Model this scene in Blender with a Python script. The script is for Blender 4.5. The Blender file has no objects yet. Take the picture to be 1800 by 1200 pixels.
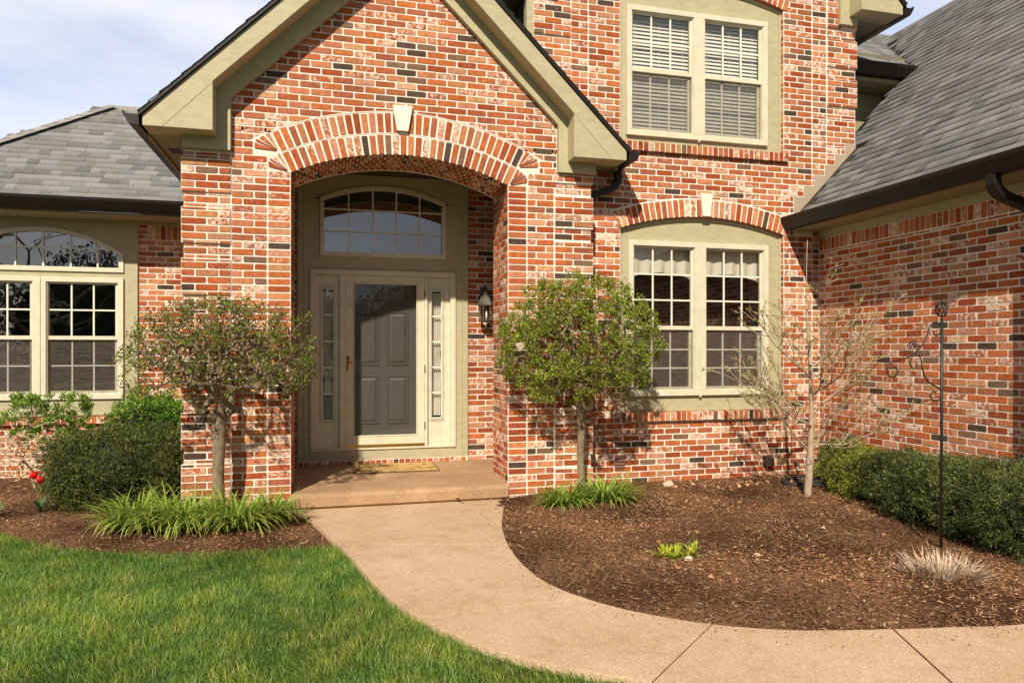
import bpy, math, random
import numpy as np
from mathutils import Vector, noise as mnoise
random.seed(7); RNG = np.random.default_rng(11)
R = math.radians
scene = bpy.context.scene
COL = scene.collection

# ------------------------------------------------------------------ camera, sky, sun, exposure
cam_d = bpy.data.cameras.new("camera"); cam = bpy.data.objects.new("camera", cam_d); COL.objects.link(cam)
cam.location = (0.3565, -7.0292, 1.55); cam.rotation_euler = (R(90), 0, R(-14.5137))
cam_d.sensor_width = 36; cam_d.lens = 24.8; cam_d.shift_y = 0.010
cam_d.clip_start = 0.05; cam_d.clip_end = 2000
scene.camera = cam

SUN = Vector((-0.487, -1.0, 0.93)).normalized()
sun_d = bpy.data.lights.new("sun", 'SUN'); sun = bpy.data.objects.new("sun", sun_d); COL.objects.link(sun)
sun_d.energy = 5.0; sun_d.angle = R(1.0); sun_d.color = (1.0, 0.90, 0.74)
sun.rotation_euler = SUN.to_track_quat('Z', 'Y').to_euler()
sun.location = (-8, -16, 14)

world = bpy.data.worlds.new("World"); scene.world = world; world.use_nodes = True
nt = world.node_tree; nt.nodes.clear()
def N(t, **k):
    n = nt.nodes.new(t)
    for a, v in k.items(): setattr(n, a, v)
    return n
sky = N('ShaderNodeTexSky', sky_type='NISHITA', sun_disc=False)
sky.sun_elevation = math.asin(SUN.z); sky.sun_rotation = math.atan2(SUN.x, SUN.y); sky.altitude = 200
sky.air_density = 1.0; sky.dust_density = 2.0; sky.ozone_density = 2.0
tc = N('ShaderNodeTexCoord'); mp = N('ShaderNodeMapping'); mp.inputs['Scale'].default_value = (1.0, 1.0, 3.2)
mp.inputs['Rotation'].default_value = (0, R(12), 0)
nz = N('ShaderNodeTexNoise'); nz.inputs['Scale'].default_value = 2.1; nz.inputs['Detail'].default_value = 7; nz.inputs['Roughness'].default_value = 0.52
rp = N('ShaderNodeValToRGB'); rp.color_ramp.elements[0].position = 0.36; rp.color_ramp.elements[1].position = 0.66
rp.color_ramp.elements[0].color = (0.35, 0.35, 0.35, 1)
mx = N('ShaderNodeMix', data_type='RGBA'); mx.inputs['B'].default_value = (8.2, 8.0, 8.6, 1)
hs = N('ShaderNodeHueSaturation'); hs.inputs['Saturation'].default_value = 0.95; hs.inputs['Value'].default_value = 1.7
bg = N('ShaderNodeBackground'); bg.inputs['Strength'].default_value = 0.105; wo = N('ShaderNodeOutputWorld')
L = nt.links.new
L(tc.outputs['Generated'], mp.inputs['Vector']); L(mp.outputs[0], nz.inputs['Vector']); L(nz.outputs['Fac'], rp.inputs['Fac'])
sx = N('ShaderNodeSeparateXYZ'); L(tc.outputs['Generated'], sx.inputs[0])
mry = N('ShaderNodeMapRange'); mry.inputs['From Min'].default_value = -0.15; mry.inputs['From Max'].default_value = 0.55; mry.inputs['To Min'].default_value = 0.25; mry.inputs['To Max'].default_value = 1.0
L(sx.outputs['Y'], mry.inputs['Value'])   # sky scaled by direction to cut fill: dim southwards, bright behind the house
vs = N('ShaderNodeVectorMath', operation='SCALE')
L(rp.outputs['Color'], mx.inputs['Factor']); L(sky.outputs[0], hs.inputs['Color']); L(hs.outputs[0], mx.inputs['A']); L(mx.outputs['Result'], vs.inputs[0]); mrz = N('ShaderNodeMapRange', interpolation_type='SMOOTHSTEP'); mrz.inputs['From Min'].default_value = 0.08; mrz.inputs['From Max'].default_value = 0.5; mrz.inputs['To Min'].default_value = 0.32; mrz.inputs['To Max'].default_value = 0.0
L(sx.outputs['Z'], mrz.inputs['Value']); ad_ = N('ShaderNodeMath', operation='ADD', use_clamp=True); L(mry.outputs[0], ad_.inputs[0]); L(mrz.outputs[0], ad_.inputs[1]); L(ad_.outputs[0], vs.inputs['Scale']); L(vs.outputs[0], bg.inputs['Color']); L(bg.outputs[0], wo.inputs['Surface'])  # added bright band low in the sky for the panes to mirror

scene.view_settings.view_transform = 'Standard'; scene.view_settings.look = 'None'
scene.view_settings.exposure = 0.22; scene.view_settings.gamma = 1.0
try:
    scene.cycles.max_bounces = 8; scene.cycles.diffuse_bounces = 2; scene.cycles.transparent_max_bounces = 24
except Exception: pass

# ------------------------------------------------------------------ materials
def newmat(name):
    m = bpy.data.materials.new(name); m.use_nodes = True
    nt = m.node_tree; nt.nodes.clear()
    out = nt.nodes.new('ShaderNodeOutputMaterial')
    return m, nt, out
def node(nt, t, **k):
    n = nt.nodes.new(t)
    for a, v in k.items():
        if a.startswith('in_'):
            key = a[3:].replace('_', ' ')
            n.inputs[key].default_value = v
        else: setattr(n, a, v)
    return n
def simple(name, col, rough=0.6, metal=0.0, nscale=0, namp=0.15, bump=0.0, bscale=60, spec=0.5, stretch=None, coat=0):
    m, nt, out = newmat(name); l = nt.links.new
    p = node(nt, 'ShaderNodeBsdfPrincipled'); p.inputs['Roughness'].default_value = rough; p.inputs['Metallic'].default_value = metal
    p.inputs['Specular IOR Level'].default_value = spec; p.inputs['Coat Weight'].default_value = coat
    l(p.outputs[0], out.inputs[0]); p.inputs['Base Color'].default_value = (*col, 1)
    tc = node(nt, 'ShaderNodeTexCoord'); mp = node(nt, 'ShaderNodeMapping')
    if stretch: mp.inputs['Scale'].default_value = stretch
    l(tc.outputs['Object'], mp.inputs[0])
    if nscale:
        n = node(nt, 'ShaderNodeTexNoise'); n.inputs['Scale'].default_value = nscale; n.inputs['Detail'].default_value = 6; l(mp.outputs[0], n.inputs['Vector'])
        mr = node(nt, 'ShaderNodeMapRange'); mr.inputs['From Min'].default_value = .3; mr.inputs['From Max'].default_value = .7
        mr.inputs['To Min'].default_value = 1 - namp; mr.inputs['To Max'].default_value = 1 + namp; l(n.outputs['Fac'], mr.inputs['Value'])
        mm = node(nt, 'ShaderNodeVectorMath', operation='SCALE'); mm.inputs[0].default_value = col; l(mr.outputs[0], mm.inputs['Scale']); l(mm.outputs[0], p.inputs['Base Color'])
    if bump:
        n2 = node(nt, 'ShaderNodeTexNoise'); n2.inputs['Scale'].default_value = bscale; n2.inputs['Detail'].default_value = 5; l(mp.outputs[0], n2.inputs['Vector'])
        b = node(nt, 'ShaderNodeBump'); b.inputs['Strength'].default_value = bump; b.inputs['Distance'].default_value = 0.01; l(n2.outputs['Fac'], b.inputs['Height']); l(b.outputs[0], p.inputs['Normal'])
    return m
def attr_mat(name, rough=0.8, trans=0.0, nscale=30, namp=0.2, bump=0.3, bscale=80, spec=0.3, sheen=0):
    m, nt, out = newmat(name); l = nt.links.new
    a = node(nt, 'ShaderNodeAttribute', attribute_name='Col')
    tc = node(nt, 'ShaderNodeTexCoord')
    n = node(nt, 'ShaderNodeTexNoise'); n.inputs['Scale'].default_value = nscale; n.inputs['Detail'].default_value = 5; l(tc.outputs['Object'], n.inputs['Vector'])
    mr = node(nt, 'ShaderNodeMapRange'); mr.inputs['From Min'].default_value = .3; mr.inputs['From Max'].default_value = .7
    mr.inputs['To Min'].default_value = 1 - namp; mr.inputs['To Max'].default_value = 1 + namp; l(n.outputs['Fac'], mr.inputs['Value'])
    mm = node(nt, 'ShaderNodeVectorMath', operation='SCALE'); l(a.outputs['Color'], mm.inputs[0]); l(mr.outputs[0], mm.inputs['Scale'])
    p = node(nt, 'ShaderNodeBsdfPrincipled'); p.inputs['Roughness'].default_value = rough; p.inputs['Specular IOR Level'].default_value = spec
    l(mm.outputs[0], p.inputs['Base Color'])
    if bump:
        n2 = node(nt, 'ShaderNodeTexNoise'); n2.inputs['Scale'].default_value = bscale; n2.inputs['Detail'].default_value = 4; l(tc.outputs['Object'], n2.inputs['Vector'])
        b = node(nt, 'ShaderNodeBump'); b.inputs['Strength'].default_value = bump; b.inputs['Distance'].default_value = 0.006; l(n2.outputs['Fac'], b.inputs['Height']); l(b.outputs[0], p.inputs['Normal'])
    if trans > 0:
        t = node(nt, 'ShaderNodeBsdfTranslucent'); l(mm.outputs[0], t.inputs['Color'])
        ms = node(nt, 'ShaderNodeMixShader'); ms.inputs[0].default_value = trans; l(p.outputs[0], ms.inputs[1]); l(t.outputs[0], ms.inputs[2]); l(ms.outputs[0], out.inputs[0])
    else: l(p.outputs[0], out.inputs[0])
    return m
M = {}
def brick_mat():
    m, nt, out = newmat('tumbled_brick'); l = nt.links.new
    a = node(nt, 'ShaderNodeAttribute', attribute_name='Col'); tc = node(nt, 'ShaderNodeTexCoord')
    n = node(nt, 'ShaderNodeTexNoise'); n.inputs['Scale'].default_value = 22; n.inputs['Detail'].default_value = 6; n.inputs['Roughness'].default_value = .65; l(tc.outputs['Object'], n.inputs['Vector'])
    mr = node(nt, 'ShaderNodeMapRange'); mr.inputs['From Min'].default_value = .3; mr.inputs['From Max'].default_value = .7; mr.inputs['To Min'].default_value = .72; mr.inputs['To Max'].default_value = 1.25; l(n.outputs['Fac'], mr.inputs['Value'])
    mm = node(nt, 'ShaderNodeVectorMath', operation='SCALE'); l(a.outputs['Color'], mm.inputs[0]); l(mr.outputs[0], mm.inputs['Scale'])
    # lime smears on the faces, amount per brick in alpha
    n3 = node(nt, 'ShaderNodeTexNoise'); n3.inputs['Scale'].default_value = 27; n3.inputs['Detail'].default_value = 8; n3.inputs['Roughness'].default_value = .7; n3.inputs['Distortion'].default_value = .6; l(tc.outputs['Object'], n3.inputs['Vector'])
    th = node(nt, 'ShaderNodeMath', operation='SUBTRACT'); l(n3.outputs['Fac'], th.inputs[0]); 
    inv = node(nt, 'ShaderNodeMath', operation='SUBTRACT'); inv.inputs[0].default_value = 0.86; l(a.outputs['Alpha'], inv.inputs[1])
    l(inv.outputs[0], th.inputs[1])
    ml = node(nt, 'ShaderNodeMath', operation='MULTIPLY', use_clamp=True); l(th.outputs[0], ml.inputs[0]); ml.inputs[1].default_value = 8.0
    cap = node(nt, 'ShaderNodeMath', operation='MULTIPLY'); l(ml.outputs[0], cap.inputs[0]); cap.inputs[1].default_value = .78
    mix = node(nt, 'ShaderNodeMix', data_type='RGBA'); l(cap.outputs[0], mix.inputs['Factor']); l(mm.outputs[0], mix.inputs['A']); mix.inputs['B'].default_value = (.84, .70, .57, 1)
    p = node(nt, 'ShaderNodeBsdfPrincipled'); p.inputs['Roughness'].default_value = .85; p.inputs['Specular IOR Level'].default_value = .25; 
    # broad weathering and rain splash dirt close to the ground
    n5 = node(nt, 'ShaderNodeTexNoise'); n5.inputs['Scale'].default_value = 1.1; n5.inputs['Detail'].default_value = 5; l(tc.outputs['Object'], n5.inputs['Vector'])
    m5 = node(nt, 'ShaderNodeMapRange'); m5.inputs['From Min'].default_value = .32; m5.inputs['From Max'].default_value = .68; m5.inputs['To Min'].default_value = .80; m5.inputs['To Max'].default_value = 1.14; l(n5.outputs['Fac'], m5.inputs['Value'])
    v5 = node(nt, 'ShaderNodeVectorMath', operation='SCALE'); l(mix.outputs['Result'], v5.inputs[0]); l(m5.outputs[0], v5.inputs['Scale']); l(v5.outputs[0], p.inputs['Base Color'])
    n2 = node(nt, 'ShaderNodeTexNoise'); n2.inputs['Scale'].default_value = 55; n2.inputs['Detail'].default_value = 6; l(tc.outputs['Object'], n2.inputs['Vector'])
    b = node(nt, 'ShaderNodeBump'); b.inputs['Strength'].default_value = .55; b.inputs['Distance'].default_value = .006; l(n2.outputs['Fac'], b.inputs['Height']); l(b.outputs[0], p.inputs['Normal'])
    l(p.outputs[0], out.inputs[0]); return m
M['brick'] = brick_mat()
M['mortar'] = simple('mortar', (.80, .72, .62), .95, nscale=5, namp=.16, bump=.5, bscale=90)
M['trim'] = simple('olive_trim_paint', (.44, .395, .245), .6, nscale=9, namp=.09, bump=.3, bscale=38, stretch=(1, 1, 2.5))
M['cream'] = simple('cream_frame_paint', (.66, .615, .47), .45, nscale=9, namp=.08, bump=.1, bscale=50)
M['soffit'] = simple('olive_soffit', (.30, .27, .165), .6, nscale=2, namp=.06)
M['gutter'] = simple('dark_brown_gutter', (.014, .010, .009), .42, spec=.35, nscale=4, namp=.2)
M['door'] = simple('grey_green_door', (.068, .064, .054), .5, bump=.08, bscale=30, stretch=(6, 6, 1))
M['white'] = simple('white_grille', (.80, .77, .66), .4)
M['brass'] = simple('brass', (.55, .36, .10), .3, metal=1.0)
M['stone'] = simple('cast_stone', (.80, .74, .62), .8, nscale=12, namp=.07, bump=.2, bscale=120)
M['blackiron'] = simple('black_iron', (.018, .014, .013), .45, spec=.5)
M['lantern'] = simple('weathered_bronze', (.13, .11, .085), .55, metal=.35, nscale=25, namp=.3)
M['shingle'] = attr_mat('asphalt_shingle', .95, 0, 70, .22, .5, 260, .1)
M['siding'] = simple('olive_siding', (.16, .15, .095), .7)
M['bark'] = simple('bark', (.22, .165, .105), .9, nscale=30, namp=.35, bump=.8, bscale=45, stretch=(1, 1, .5))
M['palebark'] = simple('pale_bark', (.40, .305, .205), .85, nscale=30, namp=.3, bump=.4, bscale=60)
M['leaf'] = attr_mat('leaf', .5, .35, 12, .12, 0, 80, .35)
M['needle'] = attr_mat('yew_needle', .45, .12, 5, .15, 0, 80, .4)
M['grass'] = attr_mat('grass_blade', .5, .35, 3, .06, 0, 80, .35)
M['chip'] = attr_mat('mulch_chip', .9, 0, 40, .3, .4, 90, .15)
M['plain'] = attr_mat('painted_attribute', .7, 0, 20, .08, 0, 80, .3)
M['curtain'] = simple('cream_curtain', (.72, .66, .55), .9)
M['blind'] = simple('cream_blind', (.84, .81, .72), .5)
M['room'] = simple('dim_room', (.055, .045, .035), .9)
M['rubber'] = simple('hose_rubber', (.05, .05, .052), .5)
M['red'] = simple('tulip_red', (.62, .005, .003), .45)
M['candle'] = simple('candle_sleeve', (.8, .76, .68), .5)
M['vent'] = simple('brown_vent', (.055, .03, .025), .5)
def concrete(name='aggregate_concrete', c0=(.51, .36, .235, 1), c1=(.62, .468, .335, 1)):
    m, nt, out = newmat(name); l = nt.links.new
    tc = node(nt, 'ShaderNodeTexCoord')
    n = node(nt, 'ShaderNodeTexNoise'); n.inputs['Scale'].default_value = 1.3; n.inputs['Detail'].default_value = 8; n.inputs['Roughness'].default_value = .6; l(tc.outputs['Object'], n.inputs['Vector'])
    r = node(nt, 'ShaderNodeValToRGB'); l(n.outputs['Fac'], r.inputs['Fac'])
    r.color_ramp.elements[0].position = .3; r.color_ramp.elements[0].color = c0; r.color_ramp.elements[1].position = .7; r.color_ramp.elements[1].color = c1
    v = node(nt, 'ShaderNodeTexVoronoi'); v.inputs['Scale'].default_value = 190; l(tc.outputs['Object'], v.inputs['Vector'])
    r2 = node(nt, 'ShaderNodeValToRGB'); sp = node(nt, 'ShaderNodeSeparateColor'); l(v.outputs['Color'], sp.inputs[0]); l(sp.outputs[0], r2.inputs['Fac'])
    r2.color_ramp.elements[0].color = (.80, .74, .68, 1); r2.color_ramp.elements[1].color = (1.10, 1.1, 1.12, 1)
    e = r2.color_ramp.elements.new(.95); e.color = (1.10, 1.08, 1.06, 1); e = r2.color_ramp.elements.new(.97); e.color = (1.55, 1.6, 1.7, 1)
    mm = node(nt, 'ShaderNodeMix', data_type='RGBA', blend_type='MULTIPLY'); mm.inputs['Factor'].default_value = 1; l(r.outputs[0], mm.inputs['A']); l(r2.outputs[0], mm.inputs['B'])
    ns = node(nt, 'ShaderNodeTexNoise'); ns.inputs['Scale'].default_value = 5.5; ns.inputs['Detail'].default_value = 9; ns.inputs['Roughness'].default_value = .7; ns.inputs['Distortion'].default_value = .8; l(tc.outputs['Object'], ns.inputs['Vector'])
    rs = node(nt, 'ShaderNodeValToRGB'); l(ns.outputs['Fac'], rs.inputs['Fac']); rs.color_ramp.elements[0].position = .30; rs.color_ramp.elements[0].color = (.84, .79, .74, 1); rs.color_ramp.elements[1].position = .52; rs.color_ramp.elements[1].color = (1, 1, 1, 1)
    mm2 = node(nt, 'ShaderNodeMix', data_type='RGBA', blend_type='MULTIPLY'); mm2.inputs['Factor'].default_value = 1; l(mm.outputs['Result'], mm2.inputs['A']); l(rs.outputs[0], mm2.inputs['B'])
    p = node(nt, 'ShaderNodeBsdfPrincipled'); p.inputs['Roughness'].default_value = .85; p.inputs['Specular IOR Level'].default_value = .3; l(mm2.outputs['Result'], p.inputs['Base Color'])
    b = node(nt, 'ShaderNodeBump'); b.inputs['Strength'].default_value = .45; b.inputs['Distance'].default_value = .004; l(v.outputs['Distance'], b.inputs['Height']); l(b.outputs[0], p.inputs['Normal'])
    l(p.outputs[0], out.inputs[0]); return m
M['concrete'] = concrete(); M['step'] = concrete('brown_aggregate_step', (.36, .225, .13, 1), (.50, .335, .205, 1))
def soil():
    m, nt, out = newmat('mulch_soil'); l = nt.links.new
    tc = node(nt, 'ShaderNodeTexCoord')
    n = node(nt, 'ShaderNodeTexNoise'); n.inputs['Scale'].default_value = 1.1; n.inputs['Detail'].default_value = 3; l(tc.outputs['Object'], n.inputs['Vector'])
    r = node(nt, 'ShaderNodeValToRGB'); l(n.outputs['Fac'], r.inputs['Fac'])
    r.color_ramp.elements[0].position = .40; r.color_ramp.elements[0].color = (.080, .037, .019, 1); r.color_ramp.elements[1].position = .60; r.color_ramp.elements[1].color = (.22, .115, .06, 1)
    n1 = node(nt, 'ShaderNodeTexNoise'); n1.inputs['Scale'].default_value = 45; n1.inputs['Detail'].default_value = 5; n1.inputs['Distortion'].default_value = 1.2; l(tc.outputs['Object'], n1.inputs['Vector'])
    mr = node(nt, 'ShaderNodeMapRange'); mr.inputs['From Min'].default_value = .35; mr.inputs['From Max'].default_value = .7; mr.inputs['To Min'].default_value = .5; mr.inputs['To Max'].default_value = 1.8; l(n1.outputs['Fac'], mr.inputs['Value'])
    mm = node(nt, 'ShaderNodeVectorMath', operation='SCALE'); l(r.outputs[0], mm.inputs[0]); l(mr.outputs[0], mm.inputs['Scale'])
    p = node(nt, 'ShaderNodeBsdfPrincipled'); p.inputs['Roughness'].default_value = .95; p.inputs['Specular IOR Level'].default_value = .15; l(mm.outputs[0], p.inputs['Base Color'])
    b = node(nt, 'ShaderNodeBump'); b.inputs['Strength'].default_value = 1; b.inputs['Distance'].default_value = .03; l(n1.outputs['Fac'], b.inputs['Height']); l(b.outputs[0], p.inputs['Normal'])
    l(p.outputs[0], out.inputs[0]); return m
M['soil'] = soil()
def lawnmat():
    m, nt, out = newmat('lawn_thatch'); l = nt.links.new
    tc = node(nt, 'ShaderNodeTexCoord')
    n = node(nt, 'ShaderNodeTexNoise'); n.inputs['Scale'].default_value = 25; n.inputs['Detail'].default_value = 6; l(tc.outputs['Object'], n.inputs['Vector'])
    r = node(nt, 'ShaderNodeValToRGB'); l(n.outputs['Fac'], r.inputs['Fac'])
    r.color_ramp.elements[0].position = .35; r.color_ramp.elements[0].color = (.02, .035, .008, 1); r.color_ramp.elements[1].position = .7; r.color_ramp.elements[1].color = (.075, .10, .02, 1)
    p = node(nt, 'ShaderNodeBsdfPrincipled'); p.inputs['Roughness'].default_value = .95; l(r.outputs[0], p.inputs['Base Color']); l(p.outputs[0], out.inputs[0]); return m
M['lawn'] = lawnmat()
def glassmat(name, base=.16, tint=(1, 1, 1), rough=0.0):
    m, nt, out = newmat(name); l = nt.links.new
    lw = node(nt, 'ShaderNodeLayerWeight'); lw.inputs['Blend'].default_value = .5
    pw_ = node(nt, 'ShaderNodeMath', operation='POWER'); l(lw.outputs['Facing'], pw_.inputs[0]); pw_.inputs[1].default_value = 4
    ad = node(nt, 'ShaderNodeMath', operation='MULTIPLY_ADD', use_clamp=True); l(pw_.outputs[0], ad.inputs[0]); ad.inputs[1].default_value = .8; ad.inputs[2].default_value = base
    t = node(nt, 'ShaderNodeBsdfTransparent'); t.inputs['Color'].default_value = (*tint, 1)
    g = node(nt, 'ShaderNodeBsdfGlossy'); g.inputs['Roughness'].default_value = rough; g.inputs['Color'].default_value = (.95, .97, 1, 1)
    n = node(nt, 'ShaderNodeTexNoise'); n.inputs['Scale'].default_value = 1.6; tc = node(nt, 'ShaderNodeTexCoord'); l(tc.outputs['Object'], n.inputs['Vector'])
    b = node(nt, 'ShaderNodeBump'); b.inputs['Strength'].default_value = .08; b.inputs['Distance'].default_value = .01; l(n.outputs['Fac'], b.inputs['Height']); l(b.outputs[0], g.inputs['Normal'])
    ms = node(nt, 'ShaderNodeMixShader'); l(ad.outputs[0], ms.inputs[0]); l(t.outputs[0], ms.inputs[1]); l(g.outputs[0], ms.inputs[2]); l(ms.outputs[0], out.inputs[0]); return m
M['glass'] = glassmat('window_glass', .18, (.97, .98, .96))
M['stormglass'] = glassmat('storm_glass', .045, (.97, .97, .95))
def screenmat():
    m, nt, out = newmat('insect_screen'); l = nt.links.new
    tc = node(nt, 'ShaderNodeTexCoord'); mp = node(nt, 'ShaderNodeMapping'); mp.inputs['Scale'].default_value = (9, 9, 120); l(tc.outputs['Object'], mp.inputs[0])
    n = node(nt, 'ShaderNodeTexNoise'); n.inputs['Scale'].default_value = 1; n.inputs['Detail'].default_value = 3; l(mp.outputs[0], n.inputs['Vector'])
    mr = node(nt, 'ShaderNodeMapRange'); mr.inputs['From Min'].default_value = .35; mr.inputs['From Max'].default_value = .65; mr.inputs['To Min'].default_value = .20; mr.inputs['To Max'].default_value = .48; l(n.outputs['Fac'], mr.inputs['Value'])
    d = node(nt, 'ShaderNodeBsdfDiffuse'); d.inputs['Color'].default_value = (.17, .14, .12, 1); t = node(nt, 'ShaderNodeBsdfTransparent')
    ms = node(nt, 'ShaderNodeMixShader'); l(mr.outputs[0], ms.inputs[0]); l(t.outputs[0], ms.inputs[1]); l(d.outputs[0], ms.inputs[2]); l(ms.outputs[0], out.inputs[0]); return m
M['screen'] = screenmat()
def coir():
    m, nt, out = newmat('coir_mat'); l = nt.links.new
    tc = node(nt, 'ShaderNodeTexCoord'); n = node(nt, 'ShaderNodeTexNoise'); n.inputs['Scale'].default_value = 14; n.inputs['Detail'].default_value = 8; l(tc.outputs['Object'], n.inputs['Vector'])
    r = node(nt, 'ShaderNodeValToRGB'); l(n.outputs['Fac'], r.inputs['Fac'])
    r.color_ramp.elements[0].position = .33; r.color_ramp.elements[0].color = (.22, .12, .03, 1); r.color_ramp.elements[1].position = .5; r.color_ramp.elements[1].color = (.62, .40, .14, 1)
    p = node(nt, 'ShaderNodeBsdfPrincipled'); p.inputs['Roughness'].default_value = .95; l(r.outputs[0], p.inputs['Base Color'])
    b = node(nt, 'ShaderNodeBump'); b.inputs['Strength'].default_value = .8; b.inputs['Distance'].default_value = .01; n2 = node(nt, 'ShaderNodeTexNoise'); n2.inputs['Scale'].default_value = 200; l(tc.outputs['Object'], n2.inputs['Vector']); l(n2.outputs['Fac'], b.inputs['Height']); l(b.outputs[0], p.inputs['Normal'])
    l(p.outputs[0], out.inputs[0]); return m
M['coir'] = coir()

# ------------------------------------------------------------------ object helpers
def tag(o, label=None, cat=None, group=None, kind=None):
    if label: o['label'] = label
    if cat: o['category'] = cat
    if group: o['group'] = group
    if kind: o['kind'] = kind
    return o
def empty(name, loc=(0, 0, 0), label=None, cat=None, group=None):
    o = bpy.data.objects.new(name, None); o.empty_display_size = .1; o.location = loc; COL.objects.link(o)
    return tag(o, label, cat, group)
class MB:
    """collects faces with per-face colour and material slot; build() links ONE mesh object"""
    def __init__(s): s.v = []; s.f = []; s.c = []; s.m = []
    def face(s, idx, col=(1, 1, 1, 0), mi=0): s.f.append(tuple(idx)); s.c.append(col); s.m.append(mi)
    def pts(s, P):
        b = len(s.v); s.v.extend([tuple(p) for p in P]); return list(range(b, b + len(P)))
    def poly(s, P, col=(1, 1, 1, 0), mi=0): s.face(s.pts(P), col, mi)
    def box(s, a, b, col=(1, 1, 1, 0), mi=0):
        x0, y0, z0 = [min(p, q) for p, q in zip(a, b)]; x1, y1, z1 = [max(p, q) for p, q in zip(a, b)]
        i = s.pts([(x0, y0, z0), (x1, y0, z0), (x1, y1, z0), (x0, y1, z0), (x0, y0, z1), (x1, y0, z1), (x1, y1, z1), (x0, y1, z1)])
        for f in ((0, 3, 2, 1), (4, 5, 6, 7), (0, 1, 5, 4), (1, 2, 6, 5), (2, 3, 7, 6), (3, 0, 4, 7)): s.face([i[k] for k in f], col, mi)
    def prism(s, P2, fr, d0, d1, col=(1, 1, 1, 0), mi=0):
        """polygon (u,v) extruded in d through frame function fr(u,v,d)"""
        n = len(P2); a = s.pts([fr(u, v, d0) for u, v in P2]); b = s.pts([fr(u, v, d1) for u, v in P2])
        s.face(a[::-1], col, mi); s.face(b, col, mi)
        for i in range(n): j = (i + 1) % n; s.face((a[i], a[j], b[j], b[i]), col, mi)
    def tube(s, P, rad, n=8, col=(1, 1, 1, 0), mi=0, cap=True):
        P = [Vector(p) for p in P]; rr = rad if hasattr(rad, '__len__') else [rad] * len(P)
        up = None; rings = []
        for i, p in enumerate(P):
            d = (P[min(i + 1, len(P) - 1)] - P[max(i - 1, 0)]).normalized()
            if up is None: up = d.orthogonal().normalized()
            up = (up - d * up.dot(d)); up = up.normalized() if up.length > 1e-6 else d.orthogonal().normalized()
            w = d.cross(up)
            rings.append(s.pts([p + (up * math.cos(2 * math.pi * k / n) + w * math.sin(2 * math.pi * k / n)) * rr[i] for k in range(n)]))
        for a, b in zip(rings, rings[1:]):
            for k in range(n): j = (k + 1) % n; s.face((a[k], a[j], b[j], b[k]), col, mi)
        if cap: s.face(rings[0][::-1], col, mi); s.face(rings[-1], col, mi)
    def lathe(s, prof, c, n=20, col=(1, 1, 1, 0), mi=0):
        rings = [s.pts([(c[0] + r * math.cos(2 * math.pi * k / n), c[1] + r * math.sin(2 * math.pi * k / n), c[2] + z) for k in range(n)]) for r, z in prof]
        for a, b in zip(rings, rings[1:]):
            for k in range(n): j = (k + 1) % n; s.face((a[k], a[j], b[j], b[k]), col, mi)
        s.face(rings[0][::-1], col, mi); s.face(rings[-1], col, mi)
    def build(s, name, mats, parent=None, smooth=False, bevel=0):
        me = bpy.data.meshes.new(name); me.from_pydata(s.v, [], s.f); 
        if not isinstance(mats, (list, tuple)): mats = [mats]
        for m in mats: me.materials.append(M[m] if isinstance(m, str) else m)
        me.polygons.foreach_set('material_index', s.m)
        ca = me.color_attributes.new('Col', 'FLOAT_COLOR', 'CORNER')
        lt = np.array([len(f) for f in s.f]); cc = np.repeat(np.array(s.c, dtype=np.float32), lt, axis=0)
        ca.data.foreach_set('color', cc.ravel())
        if smooth: me.polygons.foreach_set('use_smooth', [True] * len(me.polygons))
        me.update(); o = bpy.data.objects.new(name, me); COL.objects.link(o)
        if parent: o.parent = parent
        if bevel:
            md = o.modifiers.new('bevel', 'BEVEL'); md.width = bevel; md.segments = 2; md.limit_method = 'ANGLE'; md.angle_limit = R(35)
        return o
def npmesh(name, V, F, C, mat, parent=None, smooth=False):
    """V (n,3), F (m,k) same k, C (n,3|4) per vertex"""
    V = np.asarray(V, np.float32); F = np.asarray(F, np.int32); k = F.shape[1]; m = F.shape[0]
    me = bpy.data.meshes.new(name); me.vertices.add(len(V)); me.vertices.foreach_set('co', V.ravel())
    me.loops.add(m * k); me.loops.foreach_set('vertex_index', F.ravel())
    me.polygons.add(m); me.polygons.foreach_set('loop_start', np.arange(0, m * k, k, dtype=np.int32)); me.polygons.foreach_set('loop_total', np.full(m, k, np.int32))
    me.materials.append(M[mat] if isinstance(mat, str) else mat); me.update(calc_edges=True)
    if C is not None:
        C = np.asarray(C, np.float32)
        if C.shape[1] == 3: C = np.hstack([C, np.ones((len(C), 1), np.float32)])
        ca = me.color_attributes.new('Col', 'FLOAT_COLOR', 'POINT'); ca.data.foreach_set('color', C.ravel())
    if smooth: me.polygons.foreach_set('use_smooth', np.ones(m, bool))
    o = bpy.data.objects.new(name, me); COL.objects.link(o)
    if parent: o.parent = parent
    return o
def XZ(y):   # wall facing the camera: u = X, v = Z, d = towards -Y
    return lambda u, v, d: (u, y - d, v)
def YZ(x, s): # wall in a plane X = x, facing s
    return lambda u, v, d: (x + s * d, u, v)

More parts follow.
